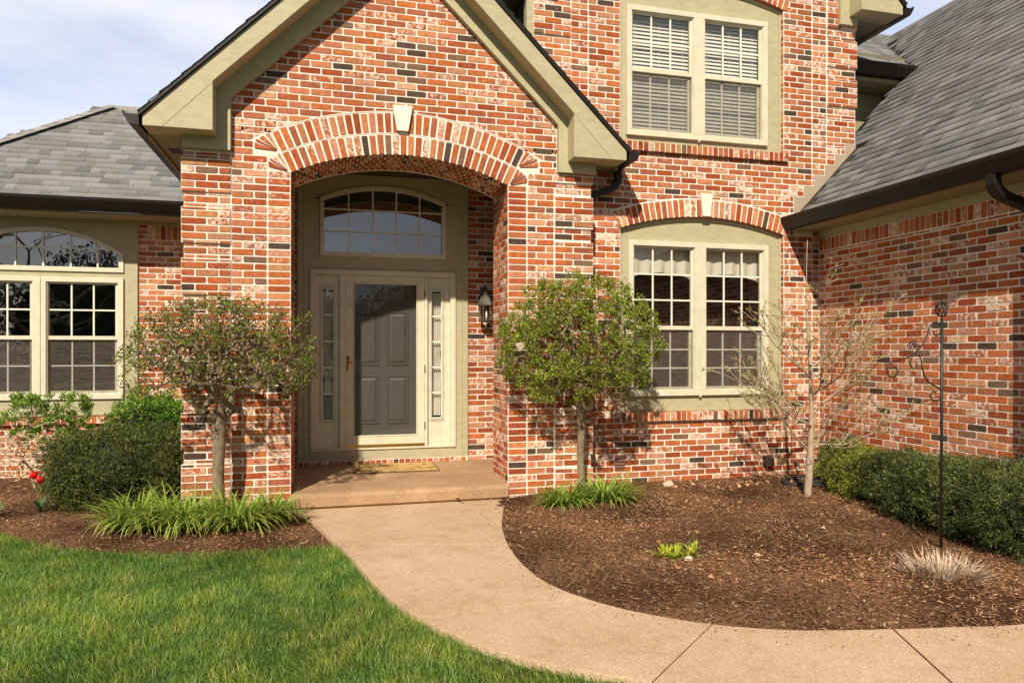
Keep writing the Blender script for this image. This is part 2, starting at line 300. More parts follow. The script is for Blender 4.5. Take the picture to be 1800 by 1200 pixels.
# ------------------------------------------------------------------ bricks
C_ = 0.0677; ZJ = 0.0116
PAL = [((.45, .125, .038), .27), ((.34, .072, .022), .18), ((.50, .19, .088), .24), ((.54, .26, .145), .09), ((.37, .115, .052), .14), ((.082, .050, .034), .035), ((.21, .115, .068), .05)]
def brick_col(seed=None):
    r = random.random(); acc = 0; c = PAL[0][0]; k = 0
    for k, (cc, w) in enumerate(PAL):
        acc += w
        if r < acc: c = cc; break
    j = random.uniform(.86, 1.14)
    a = random.random()
    wht = 0.40 + .12 * (a ** 2) if a > .5 else .3
    if random.random() < .25: wht = random.uniform(.34, .455)
    else: wht = random.choice([.12, .18, .22, .28])
    if k >= 5: wht = min(wht, .24)
    return (c[0] * j, c[1] * j * random.uniform(.92, 1.1), c[2] * j * random.uniform(.9, 1.15), wht)
def clip_half(P, a, b, c):  # keep a*u+b*v<=c
    out = []
    for i in range(len(P)):
        p, q = P[i], P[(i + 1) % len(P)]; dp = a * p[0] + b * p[1] - c; dq = a * q[0] + b * q[1] - c
        if dp <= 0: out.append(p)
        if (dp < 0 < dq) or (dq < 0 < dp):
            t = dp / (dp - dq); out.append((p[0] + (q[0] - p[0]) * t, p[1] + (q[1] - p[1]) * t))
    return out
def area(P): return .5 * sum(P[i][0] * P[(i + 1) % len(P)][1] - P[(i + 1) % len(P)][0] * P[i][1] for i in range(len(P)))
def one_brick(B, P, fr, rel=.0045, col=None, base=-.003):
    if len(P) < 3: return
    A = area(P)
    if abs(A) < 3e-4: return
    if A < 0: P = P[::-1]
    Q = []
    n = len(P)
    for i in range(n):   # soften corners
        p0, p, p1 = Vector(P[i - 1]), Vector(P[i]), Vector(P[(i + 1) % n])
        e0, e1 = p0 - p, p1 - p
        r = random.uniform(.003, .009)
        r0 = min(r, e0.length * .3); r1 = min(r, e1.length * .3)
        if e0.length < 1e-5 or e1.length < 1e-5: continue
        Q.append(p + e0.normalized() * r0 + Vector((random.uniform(-.001, .001), random.uniform(-.001, .001)))); Q.append(p + e1.normalized() * r1)
    c = sum(Q, Vector((0, 0))) / len(Q); col = col or brick_col()
    tu, tv = random.uniform(-.008, .008), random.uniform(-.02, .02); rel = rel + random.uniform(-.0015, .0015)
    a = B.pts([fr(q.x, q.y, base) for q in Q]); b = B.pts([fr(q.x, q.y, rel - .0035 + tu * (q.x - c.x)) for q in Q])
    I = []
    for q in Q:
        w = q - c; l = w.length; I.append(c + w * max(0, 1 - .0035 / max(l, .004) * 1.2))
    d = B.pts([fr(q.x, q.y, rel + tu * (q.x - c.x) + tv * (q.y - c.y)) for q in I]); n = len(Q)
    for i in range(n):
        j = (i + 1) % n; B.face((a[i], a[j], b[j], b[i]), col); B.face((b[i], b[j], d[j], d[i]), col)
    B.face(d, col)
def courses(B, fr, u0, u1, v0, v1, hole=None, keep=None, clip=None, rel=.0045, h=C_, L_=.2032, off=0, z0=ZJ, phase=0, J=.0135):
    """running bond between u0..u1 and v0..v1; hole(vm)->list of (a,b) cut out; keep(u,v); clip(u,v)->half plane or None"""
    k0 = math.floor((v0 - z0) / h + 1e-6); k1 = math.ceil((v1 - z0) / h - 1e-6)
    for k in range(k0, k1):
        a, b = z0 + k * h, z0 + (k + 1) * h
        a = max(a, v0); b = min(b, v1)
        if b - a < .02: continue
        vm = (a + b) / 2; segs = [(u0, u1)]
        for ha, hb in (hole(vm) if hole else []):
            ns = []
            for s, e in segs:
                if hb <= s or ha >= e: ns.append((s, e)); continue
                if ha > s: ns.append((s, ha))
                if hb < e: ns.append((hb, e))
            segs = ns
        for s, e in segs:
            if e - s < .03: continue
            cuts = []; o = off + (L_ / 2 if (k + phase) % 2 else 0)
            t = math.floor((s - o) / L_) * L_ + o
            while t < e:
                if t > s + .035 and t < e - .035: cuts.append(t)
                t += L_
            cuts = [s] + cuts + [e]
            for p, q in zip(cuts, cuts[1:]):
                um = (p + q) / 2
                if keep and not keep(um, vm): continue
                w = random.uniform(-.0012, .0012)
                P = [(p + J / 2, a + J / 2 + w), (q - J / 2, a + J / 2 - w), (q - J / 2, b - J / 2 - w), (p + J / 2, b - J / 2 + w)]
                if clip:
                    for cl in clip(um, vm): P = clip_half(P, *cl)
                one_brick(B, P, fr, rel)
def quoin(B, fr, u0, u1, v0, v1, ledge, proud=.022, ext=0.02, side=None):
    """raised blocks of five courses with two flush ones between"""
    n = 7
    z = ledge
    while z > v0: z -= n * C_
    while z < v1:
        a, b = max(z, v0), min(z + 5 * C_, v1); c, d = max(z + 5 * C_, v0), min(z + 7 * C_, v1)
        if b - a > .02:
            ua = u0 - (ext if side == 'L' else 0); ub = u1 + (ext if side == 'R' else 0)
            B.prism([(ua + .004, a + .006), (ub - .004, a + .006), (ub - .004, b - .002), (ua + .004, b - .002)], fr, -.05, proud - .006, (.6, .5, .4, 0), 1)
            courses(B, fr, ua, ub, a, b, rel=proud, off=u0)
            # base depth so that brick sides show
        if d - c > .02: courses(B, fr, u0, u1, c, d, off=u0)
        z += n * C_
def arc_ring(B, fr, cx, cz, r0, r1, a0, a1, rel=.010, J=.019, skip=None, pitch=.075):
    n = max(1, round((r0 + r1) / 2 * (a1 - a0) / (pitch))); st = (a1 - a0) / n
    for i in range(n):
        b0, b1 = a0 + i * st, a0 + (i + 1) * st
        if skip and skip((b0 + b1) / 2): continue
        g0, g1 = J / 2 / r0, J / 2 / r1; o = random.uniform(-.008, .004)
        P = [(cx + (r0) * math.sin(b0 + g0), cz + r0 * math.cos(b0 + g0)), (cx + r0 * math.sin(b1 - g0), cz + r0 * math.cos(b1 - g0)),
             (cx + (r1 - J + o) * math.sin(b1 - g1), cz + (r1 - J + o) * math.cos(b1 - g1)), (cx + (r1 - J + o) * math.sin(b0 + g1), cz + (r1 - J + o) * math.cos(b0 + g1))]
        one_brick(B, P, fr, rel)
def column_plane(B, fr, us, lo, hi, d=0, mi=1):
    for a, b in zip(us, us[1:]):
        P = [(a, lo(a + 1e-6)), (b, lo(b - 1e-6)), (b, hi(b - 1e-6)), (a, hi(a + 1e-6))]
        B.poly([fr(u, v, d) for u, v in P], (.6, .5, .4, 0), mi)
def lin(a, b, n): return [a + (b - a) * i / n for i in range(n + 1)]

HOUSE = empty('brick_house', (1.07, .2, 0), 'red brick house with gabled entry porch, olive trim and grey shingle roofs', 'house')
HOUSE_INV = HOUSE.location.copy()
def H(o):   # parent to the house keeping world place
    o.parent = HOUSE; o.location = (-HOUSE.location.x, -HOUSE.location.y, 0); return o

# ---- entry porch front wall (plane y=0)
XC = 1.066; RA = 2.48; ZC = 3.494 - RA; HW = 1.066; SP = 3.262
aI = math.asin(HW / RA)
def gtop(u): return 5.50 - .965 * abs(u - XC) + .0
def gkeep(u, v): return v < gtop(u) + .06
R2 = RA + .212; R3 = RA + .424
B = MB(); f0 = XZ(0)
def arcz(u, r): d = r * r - (u - XC) ** 2; return ZC + math.sqrt(max(d, 0))
hi = lambda u: min(gtop(u) + .12, 5.5) if -.53 <= u <= 2.66 else 3.45
column_plane(B, f0, [-.938, -.53], lambda u: -.05, lambda u: 3.45)
column_plane(B, f0, [2.66, 3.037], lambda u: -.05, lambda u: 3.45)
column_plane(B, f0, [-.53, 0], lambda u: -.05, lambda u: gtop(u) + .12)
column_plane(B, f0, lin(0, 2 * HW, 32), lambda u: arcz(u, RA), lambda u: gtop(u) + .12)
column_plane(B, f0, [2 * HW, 2.66], lambda u: -.05, lambda u: gtop(u) + .12)
quoin(B, f0, -.943, -.532, -.05, 3.41, 3.02 - 3.5 * .0, side='L')
quoin(B, f0, 2.632, 3.042, -.05, 3.43, 2.865 - .03, side='R')
courses(B, f0, -.532, -.21, -.05, SP, off=-.532); courses(B, f0, -.21, 0.0, -.05, SP, L_=5, off=-2)
courses(B, f0, 2 * HW, 2.334, -.05, SP, L_=5, off=-2); courses(B, f0, 2.334, 2.632, -.05, SP, off=2.334)
XL0, XR0 = -.532, 2.66
def holef(v):
    if v < 3.43: return [(-.21, 2 * HW + .21)]
    if v < 3.56: return [(-.335, 2 * HW + .335)]
    return []
def clipf(u, v):
    if v < 3.56: return []
    du, dv = u - XC, v - ZC; l = math.hypot(du, dv)
    if l > R3 + .16: return []
    if l < R3 - .16: return [(0, 0, -1)]
    nu, nv = du / l, dv / l
    return [(-nu, -nv, -(nu * XC + nv * ZC + R3 + .002))]
courses(B, f0, XL0, XR0, SP, 5.5, hole=holef, keep=gkeep, clip=clipf, off=XL0)
PW = H(B.build('porch_wall', ['brick', 'mortar']))
# arch rings and fans
B = MB(); key = lambda a: abs(a) < .026
arc_ring(B, f0, XC, ZC, RA, R2, -aI, aI); arc_ring(B, f0, XC, ZC, R2, R3, -aI, aI, skip=lambda a: abs(XC + R3 * math.sin(a) - XC) < .075)
for s in (-1, 1):
    for (r0, r1, n, low) in ((RA, R2, 3, 3.285), (R2, R3, 3, 3.45)):
        ap = (XC + s * r0 * math.sin(aI + .004), ZC + r0 * math.cos(aI + .004) + .004)
        xo = {RA: .21, R2: .335}[r0]
        outer = [(XC + s * r1 * math.sin(aI + .002), ZC + r1 * math.cos(aI + .002)), (XC + s * (HW + xo) * .965, 0), (XC + s * (HW + xo), low + .085), (XC + s * (HW + xo), low)]
        outer[1] = (XC + s * (HW + xo - .035), arcz(XC + HW + xo - .035, r1 - .012) - .004)
        outer = [outer[0], ((outer[0][0] + outer[1][0]) / 2, (outer[0][1] + outer[1][1]) / 2 + .006)] + outer[1:]
        for a, b in zip(outer, outer[1:]):
            a, b = ((a[0] * .86 + b[0] * .14, a[1] * .86 + b[1] * .14), (b[0] * .86 + a[0] * .14, b[1] * .86 + a[1] * .14))
            c = ((a[0] + b[0] + ap[0]) / 3, (a[1] + b[1] + ap[1]) / 3)
            P = [(c[0] + (q[0] - c[0]) * .86, c[1] + (q[1] - c[1]) * .86) for q in (a, b, ap)]
            one_brick(B, P, f0, .012)
    # curved vertical mortar joint
for r in (R2 - .006, R3 - .006):
    B.tube([(XC + r * math.sin(a), -.002, ZC + r * math.cos(a)) for a in lin(-aI, aI, 40)], .007, 6, (.6, .5, .4, 0), 1)
# arch mortar bed
for i in range(40):
    a, b = lin(-aI, aI, 40)[i:i + 2]
    B.poly([f0(XC + RA * math.sin(a), ZC + RA * math.cos(a), .004), f0(XC + RA * math.sin(b), ZC + RA * math.cos(b), .004), f0(XC + (R3 - .012) * math.sin(b), ZC + (R3 - .012) * math.cos(b), .004), f0(XC + (R3 - .012) * math.sin(a), ZC + (R3 - .012) * math.cos(a), .004)], (.6, .5, .4, 0), 1)
# underside of the arch
fa = lambda u, v, d: (XC + (RA - d) * math.sin(u), v, ZC + (RA - d) * math.cos(u))
B2 = B
def under(u, v, d): return (XC + (RA - d) * math.sin(u / RA), v, ZC + (RA - d) * math.cos(u / RA))
for a, b in zip(lin(-aI, aI, 40), lin(-aI, aI, 40)[1:]):
    B.poly([(XC + RA * math.sin(a), 0, ZC + RA * math.cos(a)), (XC + RA * math.sin(a), .65, ZC + RA * math.cos(a)), (XC + RA * math.sin(b), .65, ZC + RA * math.cos(b)), (XC + RA * math.sin(b), 0, ZC + RA * math.cos(b))], (.6, .5, .4, 0), 1)
courses(B, under, -aI * RA, aI * RA, .0, .60, h=.1, L_=C_, z0=0, rel=.005)
ARCH = B.build('brick_arch', ['brick', 'mortar'], PW)
# keystone
kb = MB(); kb.prism([(XC - .065, 3.72), (XC + .045, 3.72), (XC + .088, 3.97), (XC - .108, 3.97)], f0, -.01, .045)
kb.build('keystone', 'stone', PW, bevel=.004)
# jambs
B = MB()
for x, s, yy in ((0, 1, .655), (2 * HW, -1, .655)):
    fj = YZ(x, s); B.poly([fj(0.0, .0, 0), fj(yy, .0, 0), fj(yy, 3.27, 0), fj(0.0, 3.27, 0)], (.6, .5, .4, 0), 1)
    courses(B, fj, -.004, yy, .0, SP, L_=.2032, rel=.005, phase=1, off=.1)
for x0, x1 in ((-.94, 0), (2 * HW, 3.04)):   # inner faces of the piers
    B.poly([(x0, .655, 0), (x1, .655, 0), (x1, .655, 3.62), (x0, .655, 3.62)], (.6, .5, .4, 0), 1)
column_plane(B, XZ(.655), lin(0, 2 * HW, 24), lambda u: arcz(u, RA), lambda u: 3.7)
H(B.build('pier_jamb', ['brick', 'mortar']))
# outer flanks of the porch
for x, s, y1 in ((-.94, -1, 2.49), (3.04, 1, .25)):
    B = MB(); fj = YZ(x, s); B.poly([fj(0, -.05, 0), fj(y1, -.05, 0), fj(y1, 3.6, 0), fj(0, 3.6, 0)], (.6, .5, .4, 0), 1)
    courses(B, fj, 0, y1, -.05, 3.55, rel=.005)
    H(B.build('porch_flank', ['brick', 'mortar']))
# wall with the door (y = 1.45)
DY = 1.45; B = MB(); fd = XZ(DY)
for a, b in ((-.45, .0), (1.992, 2.75)):
    B.poly([fd(a, .1, 0), fd(b, .1, 0), fd(b, 3.7, 0), fd(a, 3.7, 0)], (.6, .5, .4, 0), 1)
    courses(B, fd, a, b, .235, 3.62, off=a + .12, rel=.006)
for x, s in ((2.75, -1), (-.45, 1)):
    fj = YZ(x, s); B.poly([fj(.6, .1, 0), fj(DY, .1, 0), fj(DY, 3.7, 0), fj(.6, 3.7, 0)], (.6, .5, .4, 0), 1); courses(B, fj, .6, DY, .235, 3.62, rel=.005)
# header course under the door trim
B.box((0, DY - .03, .1), (1.992, DY + .05, .285), (.6, .5, .4, 0), 1)
x = 0.004
while x < 1.95:
    one_brick(B, [(x + .005, .232), (x + .062, .232), (x + .062, .278), (x + .005, .278)], XZ(DY - .03), .008); x += C_
H(B.build('entry_wall', ['brick', 'mortar']))
B = MB(); B.box((-.5, .0, 3.62), (2.8, DY + .1, 3.66)); H(B.build('porch_ceiling', simple('shade_dark_ceiling', (.06, .05, .03), .7)))  # near-black ceiling colour carries the deep shade of the porch top

# ---- main front wall (plane y = .25)
WY = .25; fw = XZ(WY); XWC = 4.522; RW = 3.36
B = MB()
def warc(zs): # (centre z) of the window arch with springing height zs
    return zs + .165 - RW
hwW = 1.04
ZL0, ZLS = .772, 2.925; ZU0, ZUS = 3.79, 5.585
rw2 = RW + .215
def whole(vm):
    h = []
    if ZL0 < vm < ZLS: h.append((XWC - hwW, XWC + hwW))
    if ZU0 < vm < ZUS: h.append((XWC - hwW, XWC + hwW))
    for zs in (ZLS, ZUS):
        if zs <= vm < zs + .19: h.append((XWC - hwW - .07 * min(1, (vm - zs) / .17 + .2), XWC + hwW + .07 * min(1, (vm - zs) / .17 + .2)))
    return h
def wclip(u, v):
    out = []
    for zs in (ZLS, ZUS):
        if zs + .19 <= v < zs + .6 and abs(u - XWC) < 1.35:
            zc = warc(zs); du, dv = u - XWC, v - zc; l = math.hypot(du, dv)
            if l < rw2 - .1: return [(0, 0, -1)]
            if l < rw2 + .16: out.append((-du / l, -dv / l, -(du / l * XWC + dv / l * zc + rw2 + .002)))
    return out
stepz = lambda u: (3.10 + 1.035 * (u - 5.66))          # line where the wing roof meets this wall
FS, FW_, FZ = 5.70, .1437, ZJ + 50 * C_
def fstart(v): return FS if v < FZ else FS + FW_ * math.ceil((v - FZ) / (2 * C_) + 1e-6)
def fhole(v): return [(fstart(v), 6.7)] if 2.95 < v and fstart(v) < 6.56 else []
def wkeep(u, v): return not (v > 2.95 and u > fstart(v))
XWR = 6.562; XRW = 6.053
lw = lambda u, zs: warc(zs) + math.sqrt(RW * RW - (u - XWC) ** 2)
for (a, b, n) in ((2.494, 3.482, 1),):
    column_plane(B, fw, [a, b], lambda u: -.1, lambda u: 7.6)
us = lin(XWC - hwW, XWC + hwW, 24)
column_plane(B, fw, us, lambda u: -.1, lambda u: ZL0 + .05)
column_plane(B, fw, us, lambda u: lw(u, ZLS), lambda u: ZU0 + .05)
column_plane(B, fw, us, lambda u: lw(u, ZUS), lambda u: 7.6)
column_plane(B, fw, [XWC + hwW, XWR], lambda u: -.1, lambda u: 7.6)
courses(B, fw, 2.494 + .61, XWR - .61, -.1, 7.0, hole=lambda v: whole(v) + fhole(v), clip=wclip, off=2.494 + .61)
quoin(B, fw, XWR - .61 + .2, XWR, 3.3, 5.48, 3.86 + .5 * 0, side=None) if False else None
# quoins of the upper storey and flush stack below
def wq(u0, u1, ledge, side, v0, v1):
    z = ledge
    while z > v0: z -= 7 * C_
    while z < v1:
        a, b = max(z, v0), min(z + 5 * C_, v1); c, d = max(z + 5 * C_, v0), min(z + 7 * C_, v1)
        if b - a > .02:
            ua = u0 - (.02 if side == 'L' else 0); ub = u1 + (.02 if side == 'R' else 0)
            ok = all(wkeep(uu, a) for uu in (u0, u1))
            if ok:
                B.prism([(ua + .004, a + .006), (ub - .004, a + .006), (ub - .004, b - .002), (ua + .004, b - .002)], fw, -.05, .016, (.6, .5, .4, 0), 1)
                courses(B, fw, ua, ub, a, b, rel=.022, off=u0)
            else: courses(B, fw, u0, u1, a, b, off=u0, hole=fhole)
        if d - c > .02: courses(B, fw, u0, u1, c, d, off=u0, hole=fhole)
        z += 7 * C_
courses(B, fw, XWR - .61, XWR - .407, 3.05, 7, off=XWR - .61, hole=fhole)
wq(XWR - .407, XWR, 4.505, 'R', 3.3, 6.2)
courses(B, fw, XWR - .61, XRW, -.1, 3.05, off=XWR - .61 - .1)
wq(2.494, 2.494 + .407, 4.505 + .44 + .02, 'L', 3.45, 6.2)
courses(B, fw, 2.494 + .407, 2.494 + .61, 3.4, 7, off=2.494 + .407)
courses(B, fw, 3.0, 3.104, -.1, 3.45, off=3.1)
FW = H(B.build('facade_wall', ['brick', 'mortar']))
for zs in (ZLS, ZUS):
    B = MB(); zc = warc(zs); aW = math.asin(hwW / RW) + .012
    arc_ring(B, fw, XWC, zc, RW, rw2, -aW, aW, rel=.012, skip=lambda a: abs(rw2 * math.sin(a)) < .07, pitch=.072)
    A = lin(-aW, aW, 24)
    for a, b in zip(A, A[1:]): 
        B.poly([fw(XWC + r * math.sin(t), zc + r * math.cos(t), .004) for r, t in ((RW, a), (RW, b), (rw2 - .01, b), (rw2 - .01, a))], (.6, .5, .4, 0), 1)
        B.poly([(XWC + RW * math.sin(t), y, zc + RW * math.cos(t)) for y, t in ((WY - .008, a), (WY + .1, a), (WY + .1, b), (WY - .008, b))], (.5, .15, .06, .2), 0)
    B.build('window_arch', ['brick', 'mortar'], FW)
    kb = MB(); z0 = zs + .17; kb.prism([(XWC - .037, z0), (XWC + .055, z0), (XWC + .085, z0 + .262), (XWC - .067, z0 + .262)], fw, -.01, .04)
    kb.build('keystone', 'stone', FW, bevel=.004)
def rowlock_sill(y, x0, x1, z0, z1, parent, proud=.05, side=XZ):
    B = MB(); B.prism([(x0 + .004, z0 + .004), (x1 - .004, z0 + .004), (x1 - .004, z1 - .004), (x0 + .004, z1 - .004)], XZ(y), -.06, proud - .006, (.6, .5, .4, 0), 1)
    n = round((x1 - x0) / .0655); st = (x1 - x0) / n
    for i in range(n):
        a = x0 + i * st; one_brick(B, [(a + .0055, z0), (a + st - .0055, z0), (a + st - .0055, z1), (a + .0055, z1)], XZ(y), proud, base=-.05)
    return B.build('brick_sill', ['brick', 'mortar'], parent)
rowlock_sill(WY, 3.475, 5.60, ZL0, .872, FW); rowlock_sill(WY, 3.475, 5.60, ZU0 - .005, 3.885, FW)
# jamb reveals of the two window openings
for z0, z1 in ((.87, ZLS), (3.88, ZUS)):
    for x, s in ((XWC - hwW, 1), (XWC + hwW, -1)):
        B = MB(); fj = YZ(x, s); B.poly([fj(WY, z0, 0), fj(WY + .12, z0, 0), fj(WY + .12, z1, 0), fj(WY, z1, 0)], (.6, .5, .4, 0), 1)
        courses(B, fj, WY - .004, WY + .09, z0, z1, L_=.2, off=WY - .3, rel=.003)
        B.build('window_reveal', ['brick', 'mortar'], FW)
# stepped flashing
B = MB()
for i in range(6):
    a, b = FS + i * FW_, min(FS + (i + 1) * FW_, XWR + .012)
    B.prism([(a, stepz(a) - .03), (b, stepz(b) - .03), (b, FZ + i * 2 * C_ - .004), (a, FZ + i * 2 * C_ - .004)], fw, .0, .010 + .0015 * (i % 2))
H(B.build('stepped_flashing', simple('tan_flashing', (.40, .325, .235), .6, nscale=6, namp=.08)))
# siding flank of the upper storey and recessed wall beyond it
B = MB()
for i in range(12):
    z0 = 4.0 + i * .22; B.prism([(WY, z0), (4.0, z0), (4.0, z0 + .222), (WY, z0 + .222)], YZ(2.5, -1), 0.0, .004 + .0)
    B.prism([(WY, z0), (4.0, z0), (4.0, z0 + .02), (WY, z0 + .02)], YZ(2.5, -1), .004, .018)
H(B.build('siding_wall', 'siding')); B = MB(); B.box((6.57, 1.05, 3.5), (9.0, 1.08, 5.6))
H(B.build('siding_wall', 'siding'))
B = MB(); B.box((2.40, WY - .01, 4.2), (2.492, WY + .10, 7.0)); H(B.build('corner_board', 'trim'))

# ---- right wing wall (plane X = 6.053, faces -X)
B = MB(); fr_ = YZ(XRW, -1)
B.poly([fr_(-6.5, -.1, 0), fr_(WY, -.1, 0), fr_(WY, 3.05, 0), fr_(-6.5, 3.05, 0)], (.6, .5, .4, 0), 1)
courses(B, fr_, -6.5, WY - .006, -.1, ZJ + 40 * C_ + .03, off=WY)
v0 = ZJ + 40 * C_ + .03 - .0; y = WY - .01
while y > -6.5:
    one_brick(B, [(y - C_ + .0115, v0 + .008), (y, v0 + .008), (y, 2.895), (y - C_ + .0115, 2.895)], fr_); y -= C_
RWALL = H(B.build('wing_wall', ['brick', 'mortar']))
# ---- left wing wall (plane y = 2.5)
LY = 2.5; fl_ = XZ(LY); B = MB(); vS = ZJ + 43 * C_
for a, b, z0, z1 in ((-1.912, -.9, -.1, 3.2), (-7, -1.912, -.1, .80), (-7, -4.02, .8, 3.2)):
    B.poly([fl_(a, z0, 0), fl_(b, z0, 0), fl_(b, z1, 0), fl_(a, z1, 0)], (.6, .5, .4, 0), 1)
courses(B, fl_, -7, -.95, -.1, vS, hole=lambda v: [(-4.02, -1.912)] if v > .70 else [], off=-1.912)
x = -1.912 + .115
courses(B, fl_, -1.912, x - .004, vS, 3.11, off=-1.912)
while x < -.95:
    one_brick(B, [(x, vS + .006), (x + C_ - .0115, vS + .006), (x + C_ - .0115, 3.10), (x, 3.10)], fl_); x += C_
LW = H(B.build('wing_wall', ['brick', 'mortar']))
rowlock_sill(LY, -4.05, -1.90, .682, .782, LW)

# ------------------------------------------------------------------ trim and roofs
s_ = .99
def rake(name, y0, y1, xc, half, zb, w_in, zin_top, zo, slope, parent=None):
    B = MB(); xo = half; xi = half - w_in
    top = zo + slope * xo; inn = zin_top + slope * xi
    for s in (-1, 1):
        P = [(xc + s * xo, zb), (xc + s * xi, zb), (xc + s * xi, zin_top), (xc, inn), (xc, top), (xc + s * xo, zo)]
        if s == 1: P = P[::-1]
        B.prism(P, XZ(0), -y0, -y1)
    return H(B.build(name, 'trim', bevel=.004))
PX, PH, PZ = 1.054, 2.277, 3.620   # porch gable: centre, half width, height of the outer top edge
rake('rake_fascia', 0.0, -.27, PX, PH, 3.524, .572, 3.962, PZ, s_)
def frieze(y, xc, inner, outer, zb, zcorner, slope, zside):
    B = MB()
    for s in (-1, 1):
        P = [(xc + s * outer, zb), (xc + s * inner, zb), (xc + s * inner, zcorner), (xc, zcorner + slope * inner), (xc, zcorner + slope * inner + .5), (xc + s * outer, zside)]
        if s == 1: P = P[::-1]
        B.prism(P, XZ(y), 0, .065)
        # raised moulding along the brick edge
    return H(B.build('frieze_board', 'trim', bevel=.003))
frieze(0.0, 1.066, 1.594, 2.01, 3.412, 3.90, .965, 3.90)
# eave returns along the porch flanks (soffits) + roof slabs
B = MB()
B.box((-1.219, .001, 3.526), (-.95, 4.0, 3.556)); B.box((-1.244, 0.001, 3.50), (-1.221, 4.0, 3.65)); H(B.build('eave_soffit', 'soffit'))
B = MB(); B.box((3.05, .001, 3.526), (3.328, WY - .002, 3.556)); B.box((3.33, .001, 3.50), (3.353, WY - .002, 3.65)); H(B.build('eave_soffit', 'soffit'))
B = MB()
for k in range(4): B.box((-1.16, .45 + k * .045, 3.519), (-1.06, .48 + k * .045, 3.525))
H(B.build('soffit_vent', 'gutter'))
def slab(B, xc, half, zo, slope, y0, y1, t=.035, s=1, x_in=0):
    P = [(xc + s * (half + .03), zo + .004 - slope * .03), (xc + s * x_in, zo + .004 + slope * (half - x_in)), (xc + s * x_in, zo + .004 + t + slope * (half - x_in)), (xc + s * (half + .03), zo + .004 + t - slope * .03)]
    if s == 1: P = P[::-1]
    B.prism(P, XZ(0), -y1, -y0)
B = MB(); slab(B, PX, PH, PZ, s_, -.295, 4.5, s=-1)
# right slope in two lengths: it stops against the facade wall
zr = lambda x: PZ + .004 + s_ * (PX + PH - x)
P = [(PX, zr(PX)), (2.47, zr(2.47)), (2.47, zr(2.47) + .035), (PX, zr(PX) + .035)]
B.prism(P, XZ(0), -4.5, .295)
xe = PX + PH + .03
P = [(2.47, zr(2.47)), (xe, zr(xe)), (xe, zr(xe) + .035), (2.47, zr(2.47) + .035)]
B.prism(P, XZ(0), -(WY - .005), .295)
H(B.build('roof_edge', 'gutter'))
def shingles(name, O, E, S, keep, ulen, vlen, parent=None, tone=(.205, .205, .207), exp=.125, ustart=0):
    O, E, S = Vector(O), Vector(E).normalized(), Vector(S).normalized(); Nn = E.cross(S).normalized()
    if Nn.z < 0: Nn = -Nn
    V = []; F = []; Cc = []
    nrow = int(vlen / exp) + 1
    for i in range(nrow):
        u = ustart - random.uniform(0, .3)
        while u < ulen:
            w = random.uniform(.10, .26); a, b = max(u, ustart), min(u + w, ulen); v0 = i * exp; v1 = v0 + exp * 1.12; u = u + w
            if b - a < .01: continue
            if not keep((a + b) / 2, v0 + exp * .5): continue
            raised = random.random() < .5; h = (.013 if raised else .007) + random.uniform(0, .002)
            t = random.choice([.72, .84, .92, 1.0, 1.08, 1.18]) * random.uniform(.95, 1.05); wm = random.uniform(.97, 1.03)
            c = (tone[0] * t * wm, tone[1] * t, tone[2] * t / wm, 1)
            n = len(V)
            for (uu, vv, hh) in ((a, v0, 0), (b, v0, 0), (b, v0, h), (a, v0, h), (b, v1, .003), (a, v1, .003)):
                V.append(O + E * uu + S * vv + Nn * hh); Cc.append(c)
            F.append((n, n + 1, n + 2, n + 3)); F.append((n + 3, n + 2, n + 4, n + 5))
            F.append((n + 3, n + 5, n + 5, n)) if False else None
            # side edges
            F.append((n, n + 3, n + 5, n + 5)) if False else None
    o = npmesh(name, np.array([tuple(v) for v in V]), np.array(F), np.array(Cc), 'shingle')
    return H(o) if parent is None else o
# porch roof shingles
Sl = Vector((1, 0, s_)).normalized(); Sr = Vector((-1, 0, s_)).normalized()
shingles('roof', (PX - PH - .03, -.305, PZ + .039 - s_ * .03), (0, 1, 0), Sl, lambda u, v: True, 4.8, 3.2)
shingles('roof', (xe, -.305, PZ + .039 - s_ * .03), (0, 1, 0), Sr, lambda u, v: (v * Sr.x + xe < 2.46) or (u < .47), 4.8, 3.2)
# gutters
KP = [(0, 0), (.075, 0), (.095, .03), (.125, .085), (.13, .115), (.118, .115), (.11, .09), (.01, .09), (0, .115)]
def gutter(name, p0, p1, out, caps=True, sc=1.0):
    B = MB(); p0, p1, out = Vector(p0), Vector(p1), Vector(out)
    P = [(a * sc, b * sc) for a, b in KP]
    a = B.pts([p0 + out * q[0] + Vector((0, 0, q[1])) for q in P]); b = B.pts([p1 + out * q[0] + Vector((0, 0, q[1])) for q in P]); n = len(P)
    for i in range(n): j = (i + 1) % n; B.face((a[i], a[j], b[j], b[i]))
    B.face(a[::-1]); B.face(b)
    return H(B.build(name, 'gutter', bevel=.003))
gutter('gutter', (-1.246, -.28, 3.522), (-1.246, 4.0, 3.522), (-1, 0, 0), sc=1.04)
gutter('gutter', (3.355, -.28, 3.522), (3.355, WY - .003, 3.522), (1, 0, 0), sc=1.02)
